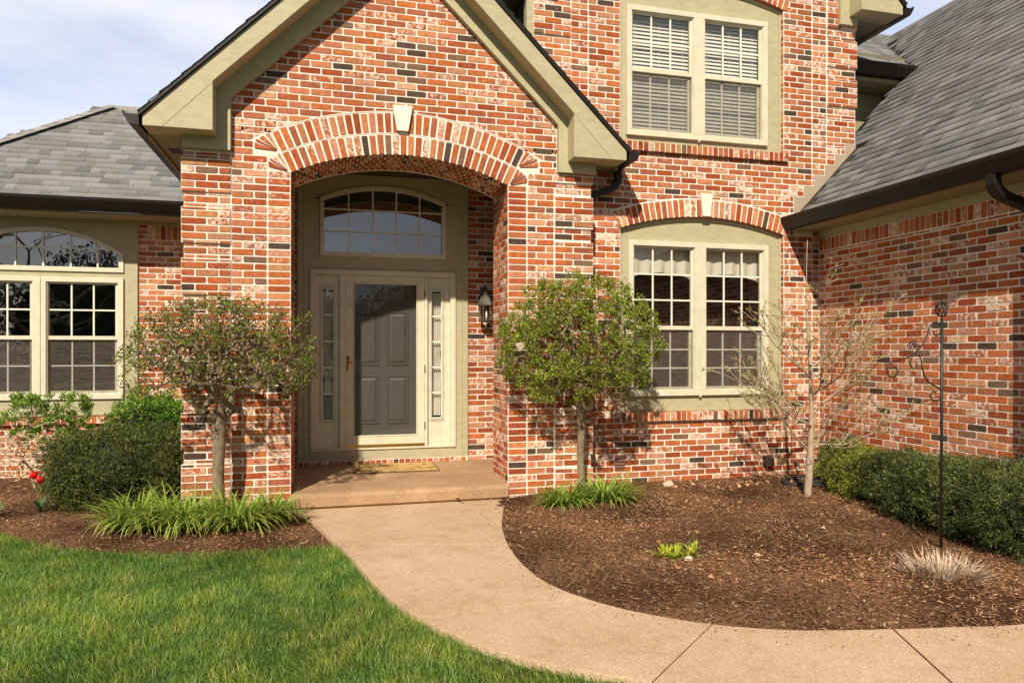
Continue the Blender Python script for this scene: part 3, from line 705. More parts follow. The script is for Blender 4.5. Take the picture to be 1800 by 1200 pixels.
# downspout elbow tucked beside the porch
def spout(pts, parent=None, w=.045, d=.03):
    B = MB(); P = [Vector(p) for p in pts]; rings = []
    for i, p in enumerate(P):
        t = (P[min(i + 1, len(P) - 1)] - P[max(i - 1, 0)]).normalized(); s = Vector((0, 1, 0)) if abs(t.y) < .9 else Vector((1, 0, 0))
        s = (s - t * s.dot(t)).normalized(); q = t.cross(s)
        k = 1 + (.05 if i % 2 else 0)
        rings.append(B.pts([p + s * a * k + q * b * k for a, b in ((w, d), (-w, d), (-w, -d), (w, -d))]))
    for a, b in zip(rings, rings[1:]):
        for k in range(4): j = (k + 1) % 4; B.face((a[k], a[j], b[j], b[k]))
    B.face(rings[0]); B.face(rings[-1][::-1])
    return H(B.build('downspout', 'gutter', bevel=.006))
def bez(p, q, r, n): p, q, r = Vector(p), Vector(q), Vector(r); return [(1 - t) ** 2 * p + 2 * t * (1 - t) * q + t * t * r for t in lin(0, 1, n)]
spout([(3.41, .15, 3.54), (3.41, .15, 3.46)] + bez((3.41, .15, 3.44), (3.40, .15, 3.35), (3.32, .15, 3.315), 5) + [(3.2, .15, 3.275), (3.07, .15, 3.23)], w=.04, d=.032)

for s in (-1, 1):
    B = MB(); fz = XZ(-.27); xa, xb = PX + s * (PH - .16), PX + s * (PH - .572); za, zb_ = 3.53, 3.53 + .42
    P = [(xa, za), (xb, zb_), (xb, zb_ + .004), (xa - s * .006, za)]
    B.prism(P if s < 0 else P[::-1], fz, 0, .0012)
    H(B.build('caulk_seam', simple('caulk_line', (.25, .22, .13), .8)))
# upper gable (facade) trim, roof
rake('rake_fascia', WY, WY - .27, 4.528, 2.483, 5.582, .584, 6.018, 5.687, s_)
frieze(WY, 4.528, 1.775, 2.02, 5.485, 5.93, .965, 5.93)
B = MB()
B.box((2.05, WY + .001, 5.585), (2.49, 4.0, 5.615)); B.box((2.025, WY + .001, 5.56), (2.048, 4, 5.71)); H(B.build('eave_soffit', 'soffit'))
B = MB(); B.box((6.57, WY + .001, 5.585), (7.005, 4.0, 5.615)); B.box((7.008, WY + .001, 5.56), (7.031, 4, 5.71))
H(B.build('eave_soffit', 'soffit'))
B = MB()
for s in (-1, 1): slab(B, 4.528, 2.483, 5.687, s_, WY - .295, 4.5, s=s)
H(B.build('roof_edge', 'gutter'))
shingles('roof', (4.528 - 2.513, WY - .305, 5.726 - s_ * .03), (0, 1, 0), Sl, lambda u, v: True, 4.3, 3.6)
shingles('roof', (4.528 + 2.513, WY - .305, 5.726 - s_ * .03), (0, 1, 0), Sr, lambda u, v: True, 4.3, 3.6)
gutter('gutter', (7.033, WY - .28, 5.58), (7.033, 4.0, 5.58), (1, 0, 0), sc=1.02)

# right wing roof: slope rises towards +X from the eave at X = 5.66
mR = 1.035; E0 = (5.66, 3.095); XRID = 9.0; ZRID = E0[1] + mR * (XRID - E0[0])
B = MB()
B.prism([(E0[0], E0[1] - .03), (XRID, ZRID - .03), (XRID, ZRID), (E0[0], E0[1])], XZ(0), 6.6, -(WY - .003))
P = [(6.59, WY - .003), (XRID, WY - .003), (XRID, 2.52), (7.75, .62), (6.59, .62)]
zz = lambda x: E0[1] + mR * (x - E0[0])
a = B.pts([(x, y, zz(x) - .002) for x, y in P]); B.face(a)
B.prism([(XRID, ZRID - .03), (12.3, 3.1), (12.3, 3.13), (XRID, ZRID)], XZ(0), 6.6, -2.6)
H(B.build('roof_edge', 'gutter'))
Sv = Vector((1, 0, mR)).normalized(); vl = (XRID - E0[0]) / Sv.x
def rkeep(u, v):
    y = -6.6 + u; x = E0[0] - .02 + v * Sv.x
    if y < WY - .12: return True
    if x < 6.62: return False
    if y < .60: return True
    return x > 7.75 + (y - .62) * (XRID - 7.75) / 1.9 + .06
shingles('roof', (E0[0] - .02, -6.6, E0[1] - .018), (0, 1, 0), Sv, rkeep, 9.15, vl)
B = MB(); 
i = 0; y = -6.6
while y < 2.5:
    B.prism([(XRID - .15, ZRID - .15), (XRID, ZRID + .012), (XRID + .15, ZRID - .15), (XRID, ZRID + .0)], XZ(0), -(y + .15), -y, (.30 * random.uniform(.8, 1.1), .28 * .95, .255, 1)); y += .145
H(B.build('ridge_cap', 'shingle'))
# cross roof behind
Sc = Vector((0, 1, .68)).normalized(); C0 = (6.57, .58, 5.235)
def ckeep(u, v):
    x = 6.57 + u; y = .58 + v * Sc.y
    return x < 7.75 + (y - .6) * (9.0 - 7.75) / 1.92 + .12 if y < 2.5 else True
shingles('roof', C0, (1, 0, 0), Sc, ckeep, 4.5, 3.25)
B = MB(); B.poly([(6.57, .60, 5.22), (7.75, .60, 5.22), (9.1, 2.52, 6.53), (11, 3.3, 7.04), (6.57, 3.3, 7.04)]); H(B.build('roof_edge', 'gutter'))
gutter('gutter', (6.585, .60, 5.085), (7.72, .60, 5.085), (0, -1, 0), sc=1.2)
B = MB(); B.box((6.585, .60, 5.03), (7.62, 1.06, 5.075)); B.box((6.585, .985, 4.2), (7.6, 1.045, 5.02)); H(B.build('eave_soffit', 'soffit'))
# wing eave: fascia, soffit, frieze, gutter, downspout elbow
B = MB(); B.box((5.665, -6.6, 2.985), (5.69, WY - .01, 3.075)); B.box((5.692, -6.6, 2.985), (6.05, WY - .01, 3.0)); H(B.build('eave_soffit', 'soffit'))
B = MB(); B.box((6.02, -6.6, 2.903), (6.05, WY - .01, 2.983)); H(B.build('frieze_board', 'trim'))
gutter('gutter', (5.662, -6.6, 2.99), (5.662, WY - .02, 2.99), (-1, 0, 0), sc=1.22)
spout([(5.60, -2.44, 3.06), (5.60, -2.44, 2.97)] + bez((5.60, -2.44, 2.94), (5.60, -2.45, 2.84), (5.74, -2.46, 2.80), 8) + bez((5.93, -2.48, 2.74), (5.985, -2.48, 2.72), (5.985, -2.48, 2.62), 5) + [(5.985, -2.48, .2)], w=.045, d=.035)
# left wing roof
mL = .87; EL = (1.97, 3.29); AP = (-2.63, 3.90)
SL = Vector((0, 1, mL)).normalized(); zap = EL[1] + mL * (AP[1] - EL[0])
B = MB(); xl = AP[0] - (AP[1] - EL[0])
B.poly([(xl, EL[0], EL[1] - .01), (-.95, EL[0], EL[1] - .01), (-.95, AP[1], zap - .01), (AP[0], AP[1], zap - .01)])
B.poly([(xl, EL[0], EL[1] - .01), (AP[0], AP[1], zap - .01), (AP[0], 6.5, zap - .01), (xl, 6.5, EL[1] - .01)])
B.poly([(-.2, AP[1], zap - .01), (AP[0], AP[1], zap - .01), (AP[0], 6.5, EL[1] - .01), (-.2, 6.5, EL[1] - .01)])
H(B.build('roof_edge', 'gutter'))
def lkeep(u, v):
    x = xl + u; y = EL[0] + v * SL.y; return x > xl + (y - EL[0]) + .02 and y < AP[1] and x < -.9 + max(0, (EL[1] + (y - EL[0]) * mL - 3.7)) * 1.0
shingles('roof', (xl, EL[0] - .015, EL[1] - .006), (1, 0, 0), SL, lkeep, 6.2, 3.0, tone=(.215, .213, .212))
B = MB()
for k in range(19):   # hip caps
    t0 = k / 19; t1 = (k + 1.2) / 19
    a = Vector((xl, EL[0], EL[1])).lerp(Vector((AP[0], AP[1], zap)), t0); b = Vector((xl, EL[0], EL[1])).lerp(Vector((AP[0], AP[1], zap)), min(t1, 1))
    g = random.uniform(.8, 1.1)
    for s in (1, -1):
        o = Vector((.13, -.10, -.03)) if s == 1 else Vector((-.10, .13, -.03))
        up = Vector((0, 0, .022)); B.poly([a + up, a + o + up * .6, b + o + up * .3, b + up * .6], (.29 * g, .275 * g, .26 * g, 1))
for k in range(12):
    x = AP[0] + k * .16; B.poly([(x, AP[1] - .14, zap - .11), (x + .18, AP[1] - .14, zap - .115), (x + .18, AP[1], zap + .015), (x, AP[1], zap + .022)], (.28, .265, .25, 1))
H(B.build('ridge_cap', 'shingle'))
gutter('gutter', (-7, EL[0] + .02, 3.15), (-.965, EL[0] + .02, 3.15), (0, -1, 0), sc=1.22)
B = MB(); B.box((-7, EL[0] + .022, 3.13), (-.965, LY + .1, 3.15)); H(B.build('eave_soffit', 'soffit'))
B = MB(); B.box((-7, LY - .03, 3.105), (-.965, LY + .05, 3.128)); H(B.build('frieze_board', 'trim'))

# bulk of the house behind the fronts, so nothing is open to the sky
B = MB()
B.box((-.9, DY + 2.6, 0), (2.5, 4.4, 4.2)); B.box((2.55, 2.9, 0), (6.5, 4.4, 5.6)); B.box((6.6, 3.0, 0), (9, 4.4, 5.0)); B.box((-6.9, 5.2, 0), (-.9, 6.4, 3.2)); B.box((6.06, -6.4, -.1), (6.10, .5, 3.0))
H(B.build('rear_wall', 'siding'))

# ------------------------------------------------------------------ windows
def frame_rect(B, fr, x0, x1, z0, z1, w, d0, d1, wb=None):
    wb = wb or w
    B.prism([(x0, z0), (x1, z0), (x1, z0 + wb), (x0, z0 + wb)], fr, d0, d1)
    B.prism([(x0, z1 - w), (x1, z1 - w), (x1, z1), (x0, z1)], fr, d0, d1)
    B.prism([(x0, z0 + wb), (x0 + w, z0 + wb), (x0 + w, z1 - w), (x0, z1 - w)], fr, d0, d1)
    B.prism([(x1 - w, z0 + wb), (x1, z0 + wb), (x1, z1 - w), (x1 - w, z1 - w)], fr, d0, d1)
def grille(B, fr, x0, x1, z0, z1, nc, nr, d0, d1, w=.018):
    for i in range(1, nc): x = x0 + (x1 - x0) * i / nc; B.prism([(x - w / 2, z0), (x + w / 2, z0), (x + w / 2, z1), (x - w / 2, z1)], fr, d0, d1)
    for i in range(1, nr):
        z = z0 + (z1 - z0) * i / nr
        for j in range(nc):
            a = x0 + (x1 - x0) * j / nc + w / 2 * (j > 0); b = x0 + (x1 - x0) * (j + 1) / nc - w / 2 * (j < nc - 1)
            B.prism([(a, z - w / 2), (b, z - w / 2), (b, z + w / 2), (a, z + w / 2)], fr, d0 + .001, d1 - .001)
def pane(name, fr, P, d, mat, parent):
    B = MB(); B.poly([fr(u, v, d) for u, v in P]); return B.build(name, mat, parent)
def rect(x0, x1, z0, z1): return [(x0, z0), (x1, z0), (x1, z1), (x0, z1)]
def double_hung(name, y, x0, x1, z0, z1, zm, rt, rb, screen=True, blind=False, parent=None):
    """twin-sash window in a plane facing -Y; (x0..x1, z0..z1) is the cream frame, zm the meeting rail"""
    fr = XZ(y); B = MB(); frame_rect(B, fr, x0, x1, z0, z1, .058, -.02, .028); frame_rect(B, fr, x0 + .058, x1 - .058, z0 + .058, z1 - .058, .012, -.03, .012)
    W = H(B.build(name, 'cream', bevel=.003))
    a, b = x0 + .07, x1 - .07; B = MB()
    # upper sash (outer)
    B.prism(rect(a, b, zm - .0, zm + .045), fr, -.035, -.002); B.prism(rect(a, a + .008, zm + .045, z1 - .07), fr, -.03, -.006); B.prism(rect(b - .025, b, zm + .045, z1 - .07), fr, -.03, -.006); B.prism(rect(a, b, z1 - .08, z1 - .07), fr, -.03, -.006)
    # lower sash (inner)
    frame_rect(B, fr, a, b, z0 + .07, zm, .012, -.06, -.036, .03)
    B.prism(rect(b - .035, b - .012, z0 + .1, zm - .012), fr, -.06, -.03)
    B.build('sash', 'cream', W)
    B = MB(); grille(B, fr, a + .008, b - .025, zm + .045, z1 - .08, 3, rt, -.028, -.016); grille(B, fr, a + .012, b - .035, z0 + .10, zm - .012, 3, rb, -.052, -.040, .016)
    B.build('grille', 'white', W)
    pane('pane', fr, rect(a + .008, b - .025, zm + .045, z1 - .08), -.022, 'glass', W)
    pane('pane', fr, rect(a + .012, b - .035, z0 + .10, zm - .012), -.046, 'glass', W)
    if screen: pane('insect_screen', fr, rect(a + .0, b - .0, z0 + .075, zm - .002), -.030, 'screen', W)
    if blind:
        B = MB(); z = z0 + .11; 
        while z < z1 - .09:
            B.prism([(y + .085, z), (y + .106, z + .039), (y + .105, z + .042), (y + .084, z + .003)], lambda u, v, d: (d, u, v), a, b); z += .043
        for q in (.1, .5, .9): B.box((a + (b - a) * q - .002, y + .078, z0 + .1), (a + (b - a) * q + .002, y + .081, z1 - .09))
        B.build('blind', 'blind', W)
    return W
def arch_casing(name, y, x0, x1, z0, zs, fr_x0, fr_x1, fr_z0, fr_z1, zc, r, xc, d=.0):
    """olive casing filling an arched opening around a rectangular frame"""
    fr = XZ(y); B = MB()
    B.prism(rect(x0, fr_x0, z0, zs), fr, -.08, d); B.prism(rect(fr_x1, x1, z0, zs), fr, -.08, d)
    B.prism(rect(fr_x0, fr_x1, z0, fr_z0), fr, -.08, d - .002)
    us = lin(x0, x1, 20); top = lambda u: zc + math.sqrt(r * r - (u - xc) ** 2)
    P = [(x0, zs)] if zs > fr_z1 else []
    poly = [(fr_x0, fr_z1), (fr_x1, fr_z1), (fr_x1, zs), (x1, zs)] + [(u, top(u)) for u in us[::-1]][0:] + [(x0, zs), (fr_x0, zs)]
    q = []
    for p in poly:
        if not q or math.hypot(p[0] - q[-1][0], p[1] - q[-1][1]) > 1e-4: q.append(p)
    B.prism(q, fr, -.08, d - .002)
    # moulding following the arch
    for k in range(20):
        a, b = us[k], us[k + 1]; B.prism([(a, top(a) - .035), (b, top(b) - .035), (b, top(b)), (a, top(a))], fr, d - .002, d + .02)
    # side back-band
    B.prism(rect(x0, x0 + .03, z0, zs - .03), fr, d, d + .012); B.prism(rect(x1 - .03, x1, z0, zs - .03), fr, d, d + .012)
    return H(B.build(name, 'trim', bevel=.003))
def room(x0, x1, z0, z1, y, depth=1.6):
    B = MB(); 
    B.poly([(x0, y + depth, z0), (x1, y + depth, z0), (x1, y + depth, z1), (x0, y + depth, z1)])
    for P in ([(x0, y, z0), (x0, y + depth, z0), (x0, y + depth, z1), (x0, y, z1)], [(x1, y, z0), (x1, y + depth, z0), (x1, y + depth, z1), (x1, y, z1)],
              [(x0, y, z0), (x1, y, z0), (x1, y + depth, z0), (x0, y + depth, z0)], [(x0, y, z1), (x1, y, z1), (x1, y + depth, z1), (x0, y + depth, z1)]): B.poly(P)
    return H(B.build('room', 'room'))
TY = WY + .055
XF0, XF1 = 3.592, 5.372; XM = (XF0 + XF1) / 2
arch_casing('window_casing', TY, XWC - hwW, XWC + hwW, .872, ZLS, XF0, XF1, 1.05, 2.80, warc(ZLS), RW, XWC)
W1 = double_hung('window', TY - .012, XF0, XM - .012, 1.05, 2.80, 1.80, 3, 3)
W2 = double_hung('window', TY - .012, XM + .012, XF1, 1.05, 2.80, 1.80, 3, 3)
arch_casing('window_casing', TY, XWC - hwW, XWC + hwW, 3.885, ZUS, 3.572, 5.362, 3.975, 5.43, warc(ZUS), RW, XWC)
XM2 = (3.572 + 5.362) / 2
double_hung('window', TY - .012, 3.572, XM2 - .012, 3.975, 5.43, 4.70, 2, 2, blind=True)
double_hung('window', TY - .012, XM2 + .012, 5.362, 3.975, 5.43, 4.70, 2, 2, blind=True)
B = MB(); B.box((XM - .012, TY - .045, 1.03), (XM + .012, TY, 2.80)); H(B.build('mullion_cover', 'cream', bevel=.004)); B = MB(); B.box((XM2 - .012, TY - .045, 3.955), (XM2 + .012, TY, 5.43)); H(B.build('mullion_cover', 'cream', bevel=.004))
room(3.50, 5.55, .9, 2.92, TY + .081, 2.2); room(3.50, 5.55, 3.9, 5.5, TY + .081, 1.5)
# scalloped valance
B = MB(); nn = 60
for i in range(nn):
    def zb(t): return 2.36 + .10 * abs(math.sin(math.pi * t * 2)) ** .6 + (.02 if t < .02 else 0)
    x0 = XF0 + .03 + (XF1 - XF0 - .06) * i / nn; x1 = XF0 + .03 + (XF1 - XF0 - .06) * (i + 1) / nn; t0, t1 = i / nn, (i + 1) / nn
    dy = lambda t, z: TY + .115 + .02 * math.sin(t * 70) * (2.8 - z) / .4
    zs0 = lin(zb(t0), 2.85, 5); zs1 = lin(zb(t1), 2.85, 5)
    for k in range(5): B.poly([(x0, dy(t0, zs0[k]), zs0[k]), (x1, dy(t1, zs1[k]), zs1[k]), (x1, dy(t1, zs1[k + 1]), zs1[k + 1]), (x0, dy(t0, zs0[k + 1]), zs0[k + 1])])
o = B.build('valance', 'curtain', smooth=True); H(o)

# left wing window : casing, two lower units, arched transom
LT = LY - .01; B = MB(); fL = XZ(LT); xcL = -2.965; half = .899; rL = 1.50; zcL = 3.03 - rL
topL = lambda u, r=rL, h=half: zcL + math.sqrt(max(r * r - (u - xcL) ** 2, 0))
B.prism(rect(xcL + half, -1.914, .785, 3.104), fL, -.06, .02); B.prism(rect(-4.016, xcL - half, .785, 3.104), fL, -.06, .02)
B.prism(rect(xcL - half, xcL + half, .785, .98), fL, -.06, .018); B.prism(rect(xcL - half, xcL + half, 2.435, 2.51), fL, -.06, .018)
us = lin(xcL - half, xcL + half, 24)
B.prism([(u, topL(u)) for u in us] + [(xcL + half, 3.104), (xcL - half, 3.104)], fL, -.06, .018)
B.prism(rect(-4.016, -1.90, .785, .81), fL, .018, .05)
H(B.build('window_casing', 'trim', bevel=.003))
B = MB()
for k in range(24):
    a, b = us[k], us[k + 1]; B.prism([(a, topL(a) - .05), (b, topL(b) - .05), (b, topL(b)), (a, topL(a))], fL, -.02, .04)
B.prism(rect(xcL - half, xcL + half, 2.51, 2.565), fL, -.02, .04); B.prism(rect(xcL - half, xcL - half + .055, 2.565, 2.70), fL, -.02, .04); B.prism(rect(xcL + half - .055, xcL + half, 2.565, 2.70), fL, -.02, .04)
WA = H(B.build('arched_window', 'cream', bevel=.002))
P = [(xcL - half + .05, 2.56), (xcL + half - .05, 2.56)] + [(u, topL(u) - .045) for u in lin(xcL - half + .05, xcL + half - .05, 24)[::-1]]
pane('pane', fL, P, .0, 'glass', WA)
B = MB()
for i in (-2, -1, 0, 1, 2): x = xcL + .03 + i * .29; B.prism(rect(x - .009, x + .009, 2.56, topL(x) - .04), fL, .002, .012)
B.prism(rect(xcL - half + .05, xcL + half - .05, 2.78, 2.798), fL, .003, .011); B.build('grille', 'white', WA)
double_hung('window', LT - .02, -3.86, xcL - .012, .98, 2.44, 1.695, 2, 2); double_hung('window', LT - .02, xcL + .012, -2.066, .98, 2.44, 1.695, 2, 2)
B = MB(); B.box((xcL - .012, LT - .055, .98), (xcL + .012, LT - .01, 2.44)); H(B.build('mullion_cover', 'cream'))
room(-3.95, -1.98, .8, 3.1, LT + .07, 2.4)

# ------------------------------------------------------------------ entrance
fD = XZ(DY); xw = .985; hwF = .732; rF = 1.72; zcF = 3.50 - rF
B = MB(); topF = lambda u: zcF + math.sqrt(rF * rF - (u - xw) ** 2)
B.prism(rect(.002, .138, .285, 3.62), fD, -.02, .03); B.prism(rect(1.842, 1.99, .285, 3.62), fD, -.02, .03)
B.prism(rect(.138, 1.842, .285, .40), fD, -.02, .028); B.prism(rect(.138, 1.842, 2.50, 2.66), fD, -.02, .028)
B.prism(rect(.138, xw - hwF, 2.66, 3.32), fD, -.02, .028); B.prism(rect(xw + hwF, 1.842, 2.66, 3.32), fD, -.02, .028)
us = lin(xw - hwF, xw + hwF, 24)
B.prism([(.138, 3.32)] + [(u, topF(u)) for u in us] + [(1.842, 3.32), (1.842, 3.62), (.138, 3.62)], fD, -.02, .028)
B.prism(rect(.07, .085, .29, 3.6), fD, .03, .036); B.prism(rect(1.905, 1.92, .29, 3.6), fD, .03, .036)
H(B.build('entry_casing', 'trim', bevel=.003))
B = MB()
for k in range(24): a, b = us[k], us[k + 1]; B.prism([(a, topF(a) - .048), (b, topF(b) - .048), (b, topF(b)), (a, topF(a))], fD, -.02, .045)
B.prism(rect(xw - hwF, xw + hwF, 2.66, 2.712), fD, -.02, .045); B.prism(rect(xw - hwF, xw - hwF + .047, 2.712, 3.29), fD, -.02, .045); B.prism(rect(xw + hwF - .047, xw + hwF, 2.712, 3.29), fD, -.02, .045)
WF = H(B.build('fanlight', 'cream', bevel=.002))
P = [(xw - hwF + .04, 2.705), (xw + hwF - .04, 2.705)] + [(u, topF(u) - .04) for u in lin(xw - hwF + .04, xw + hwF - .04, 24)[::-1]]
pane('pane', fD, P, .0, 'glass', WF)
B = MB()
for x in (.575, .852, 1.128, 1.405): B.prism(rect(x - .008, x + .008, 2.71, topF(x) - .04), fD, .004, .014)
for z in (2.955, 3.21): B.prism(rect(xw - hwF + .045, xw + hwF - .045, z - .008, z + .008), fD, .005, .013)
B.build('grille', 'white', WF)
# cream frame of the door unit
B = MB()
B.prism(rect(.140, .203, .402, 2.503), fD, -.03, .05); B.prism(rect(1.772, 1.838, .402, 2.503), fD, -.03, .05); B.prism(rect(.203, 1.772, 2.442, 2.503), fD, -.03, .05)
B.prism(rect(.474, .540, .402, 2.442), fD, -.03, .044); B.prism(rect(1.462, 1.496, .402, 2.442), fD, -.03, .044); B.prism(rect(.203, 1.772, .402, .425), fD, -.03, .046)
B.prism(rect(.155, .168, .41, 2.49), fD, .05, .056); B.prism(rect(1.81, 1.823, .41, 2.49), fD, .05, .056)
H(B.build('door_frame', 'cream', bevel=.004))
for (x0, x1, g0, g1) in ((.203, .474, .277, .402), (1.496, 1.772, 1.549, 1.670)):
    B = MB(); zg0, zg1 = .752, 2.282
    B.prism(rect(x0, g0, .425, 2.442), fD, -.03, .006); B.prism(rect(g1, x1, .425, 2.442), fD, -.03, .006); B.prism(rect(g0, g1, .425, zg0), fD, -.03, .006); B.prism(rect(g0, g1, zg1, 2.442), fD, -.03, .006)
    for w, dd in ((.032, .014), (.014, .022)): frame_rect(B, fD, g0 - w, g1 + w, zg0 - w, zg1 + w, .012, .006, dd)
    SL_ = H(B.build('sidelight', 'cream', bevel=.003))
    pane('pane', fD, rect(g0, g1, zg0, zg1), -.006, 'glass', SL_)
    B = MB()
    for k in range(1, 5): z = zg0 + (zg1 - zg0) * k / 5; B.prism(rect(g0, g1, z - .008, z + .008), fD, -.004, .006)
    frame_rect(B, fD, g0 - .001, g1 + .001, zg0, zg1, .007, -.004, .006); B.build('grille', 'white', SL_)
    # curtain
    B = MB(); nx, nz_ = 28, 24; left = g0 < 1
    idx = []
    for j in range(nz_ + 1):
        z = (1.05 if left else .78) + (2.26 - (1.05 if left else .78)) * j / nz_; row = []
        tie = math.exp(-((z - (1.15 if left else 1.98)) / .16) ** 2) * .5 if left else math.exp(-((z - 1.52) / .1) ** 2) * .35
        for i in range(nx + 1):
            t = i / nx; x = g0 - .01 + (g1 - g0 + .02) * t; xc = g0 + (g1 - g0) * .55; x = x + (xc - x) * tie
            row.append(B.pts([(x, DY + .05 + .012 * math.sin(t * 34 + z * 1.5), z)])[0])
        idx.append(row)
    for j in range(nz_):
        for i in range(nx): B.face((idx[j][i], idx[j][i + 1], idx[j + 1][i + 1], idx[j + 1][i]))
    B.build('curtain', 'curtain', SL_, smooth=True)
# inner six-panel door
B = MB(); B.prism(rect(.545, 1.46, .43, 2.44), fD, -.06, -.035)
for x0, x1 in ((.70, .907), (1.04, 1.255)):
    for z0, z1 in ((2.155, 2.310), (1.408, 2.008), (.715, 1.247)):
        frame_rect(B, fD, x0 - .018, x1 + .018, z0 - .018, z1 + .018, .018, -.035, -.024); 
        P0 = rect(x0 + .006, x1 - .006, z0 + .006, z1 - .006); P1 = rect(x0 + .035, x1 - .035, z0 + .035, z1 - .035)
        a = B.pts([fD(u, v, -.0345) for u, v in P0]); b = B.pts([fD(u, v, -.024) for u, v in P1])
        for k in range(4): j = (k + 1) % 4; B.face((a[k], a[j], b[j], b[k]))
        B.face(b)
H(B.build('front_door', 'door', bevel=.003))
# storm door
B = MB(); frame_rect(B, fD, .541, 1.461, .43, 2.440, .086, -.012, .038, .125)
frame_rect(B, fD, .541 + .086, 1.461 - .086, .555, 2.354, .012, -.012, .044)
SD = H(B.build('storm_door', 'cream', bevel=.004))
pane('pane', fD, rect(.628, 1.374, .556, 2.353), .012, 'stormglass', SD)
B = MB(); B.prism(rect(.545, 1.457, .426, .462), fD, .038, .046); B.build('kick_strip', 'brass', SD)
B = MB(); B.prism([(.567 + .014 * math.cos(t), 1.41 + (.075 if math.sin(t) > 0 else -.075) + .014 * math.sin(t)) for t in lin(0, 2 * math.pi, 16)[:-1]], fD, .038, .046)
B.tube([(.567, DY - .04, 1.425), (.567, DY - .08, 1.427), (.60, DY - .088, 1.424), (.64, DY - .085, 1.412), (.668, DY - .083, 1.42)], [.009, .008, .0075, .007, .005], 8)
B.build('handle', 'brass', SD, smooth=True)
B = MB()
for z in (.62, 1.3, 2.2): B = MB(); B.box((1.458, DY - .052, z), (1.468, DY - .038, z + .09)); B.build('hinge', 'blackiron', SD)
room(.0, 2.0, .2, 3.6, DY + .062, 1.4)

# ------------------------------------------------------------------ small fixtures
def lantern():
    cx, cy, cz = 2.185, DY - .14, 2.0
    t = empty('wall_lantern', (cx, DY, 1.9), 'bronze carriage lantern with candle bulb on brick wall right of the door', 'lantern')
    def put(B, name, mat, parent=t, **k):
        o = B.build(name, mat, None, **k); o.parent = parent
        if parent is t: o.location = (-cx, -DY, -1.9)
        return o
    B = MB(); n = 6
    B.box((cx - .04, DY - .02, 2.0), (cx + .04, DY - .006, 2.34)); B.tube([(cx, DY - .02, 2.28), (cx, DY - .06, 2.34), (cx, DY - .12, 2.35), (cx, cy, 2.30), (cx, cy, 2.26)], .012, 8)
    B.lathe([(.01, .36), (.016, .34), (.022, .31), (.036, .285), (.026, .262), (.03, .255)], (cx, cy, 1.98), 14); put(B, 'bracket', 'lantern', smooth=True)
    B = MB(); B.lathe([(.028, .252), (.06, .222), (.088, .165), (.102, .145), (.104, .13), (.098, .125)], (cx, cy, 1.98), n); put(B, 'roof_cap', 'lantern')
    B = MB()
    for k in range(n):
        a = 2 * math.pi * k / n; b = 2 * math.pi * (k + 1) / n; p = Vector((cx + .082 * math.cos(a), cy + .082 * math.sin(a), 0)); q = Vector((cx + .082 * math.cos(b), cy + .082 * math.sin(b), 0))
        B.tube([p + Vector((0, 0, 1.93)), p + Vector((0, 0, 2.105))], .005, 6)
        for z in (1.93, 2.10): B.tube([p + Vector((0, 0, z)), q + Vector((0, 0, z))], .006, 6)
    B.lathe([(.02, -.075), (.03, -.065), (.078, -.055), (.084, -.048)], (cx, cy, 1.98), n)
    B.tube([(cx - .03, DY - .02, 2.02), (cx - .035, DY - .05, 1.84), (cx, DY - .09, 1.81), (cx + .03, DY - .12, 1.86), (cx + .01, cy, 1.905)], .004, 6)
    put(B, 'cage', 'lantern')
    B = MB()
    for k in range(n):
        a = 2 * math.pi * k / n; b = 2 * math.pi * (k + 1) / n
        B.poly([(cx + .081 * math.cos(a), cy + .081 * math.sin(a), 1.935), (cx + .081 * math.cos(b), cy + .081 * math.sin(b), 1.935), (cx + .081 * math.cos(b), cy + .081 * math.sin(b), 2.1), (cx + .081 * math.cos(a), cy + .081 * math.sin(a), 2.1)])
    put(B, 'glass', 'stormglass')
    B = MB(); B.lathe([(.012, -.04), (.012, .03), (.008, .032), (.012, .05), (.004, .085)], (cx + .01, cy, 1.98), 10); put(B, 'bulb', 'candle', smooth=True)
lantern()
# door mat
def doormat():
    t = empty('doormat', (1.05, 1.02, .24), 'tan coir doormat with a rolled left edge lying before the door', 'doormat')
    def put(B, n, m, **k): o = B.build(n, m, **k); o.parent = t; o.location = (-1.05, -1.02, -.24); return o
    z = lambda y: .232
    B = MB(); B.prism([(.64, .76), (1.52, .74), (1.52, 1.29), (.66, 1.29)], lambda u, v, d: (u, v, .236 + d), .006, .016); 
    r = [(.655 - .03 * math.sin(a) , .266 - .022 * math.cos(a) ) for a in lin(0, 3.9, 8)]
    for (a, b) in zip(r, r[1:]): B.poly([(a[0], .76, a[1]), (b[0], .76, b[1]), (b[0], 1.29, b[1]), (a[0], 1.29, a[1])])
    put(B, 'pile', 'coir')
    B = MB(); B.prism([(.62, .745), (1.54, .725), (1.54, 1.305), (.64, 1.305)], lambda u, v, d: (u, v, .236 + d), 0.0, .006); put(B, 'rubber_backing', 'blackiron')
doormat()
def boxy(name, label, cat, loc, builder, mat, group=None, smooth=False, bevel=0):
    B = MB(); builder(B); o = B.build(name, mat, smooth=smooth, bevel=bevel); o.location = loc; return tag(o, label, cat, group)
def ventb(B):
    B.box((-.055, -.012, -.06), (.055, .0, .06)); B.prism([(0.0, .055), (-.07, .03), (-.075, -.055), (0, -.05)], lambda u, v, d: (d, u - .012, v), -.05, .05)
o = boxy('dryer_vent', 'brown hooded vent low on the brick wall behind the bare young tree', 'vent', (5.33, WY - .006, .275), ventb, 'vent', bevel=.004)
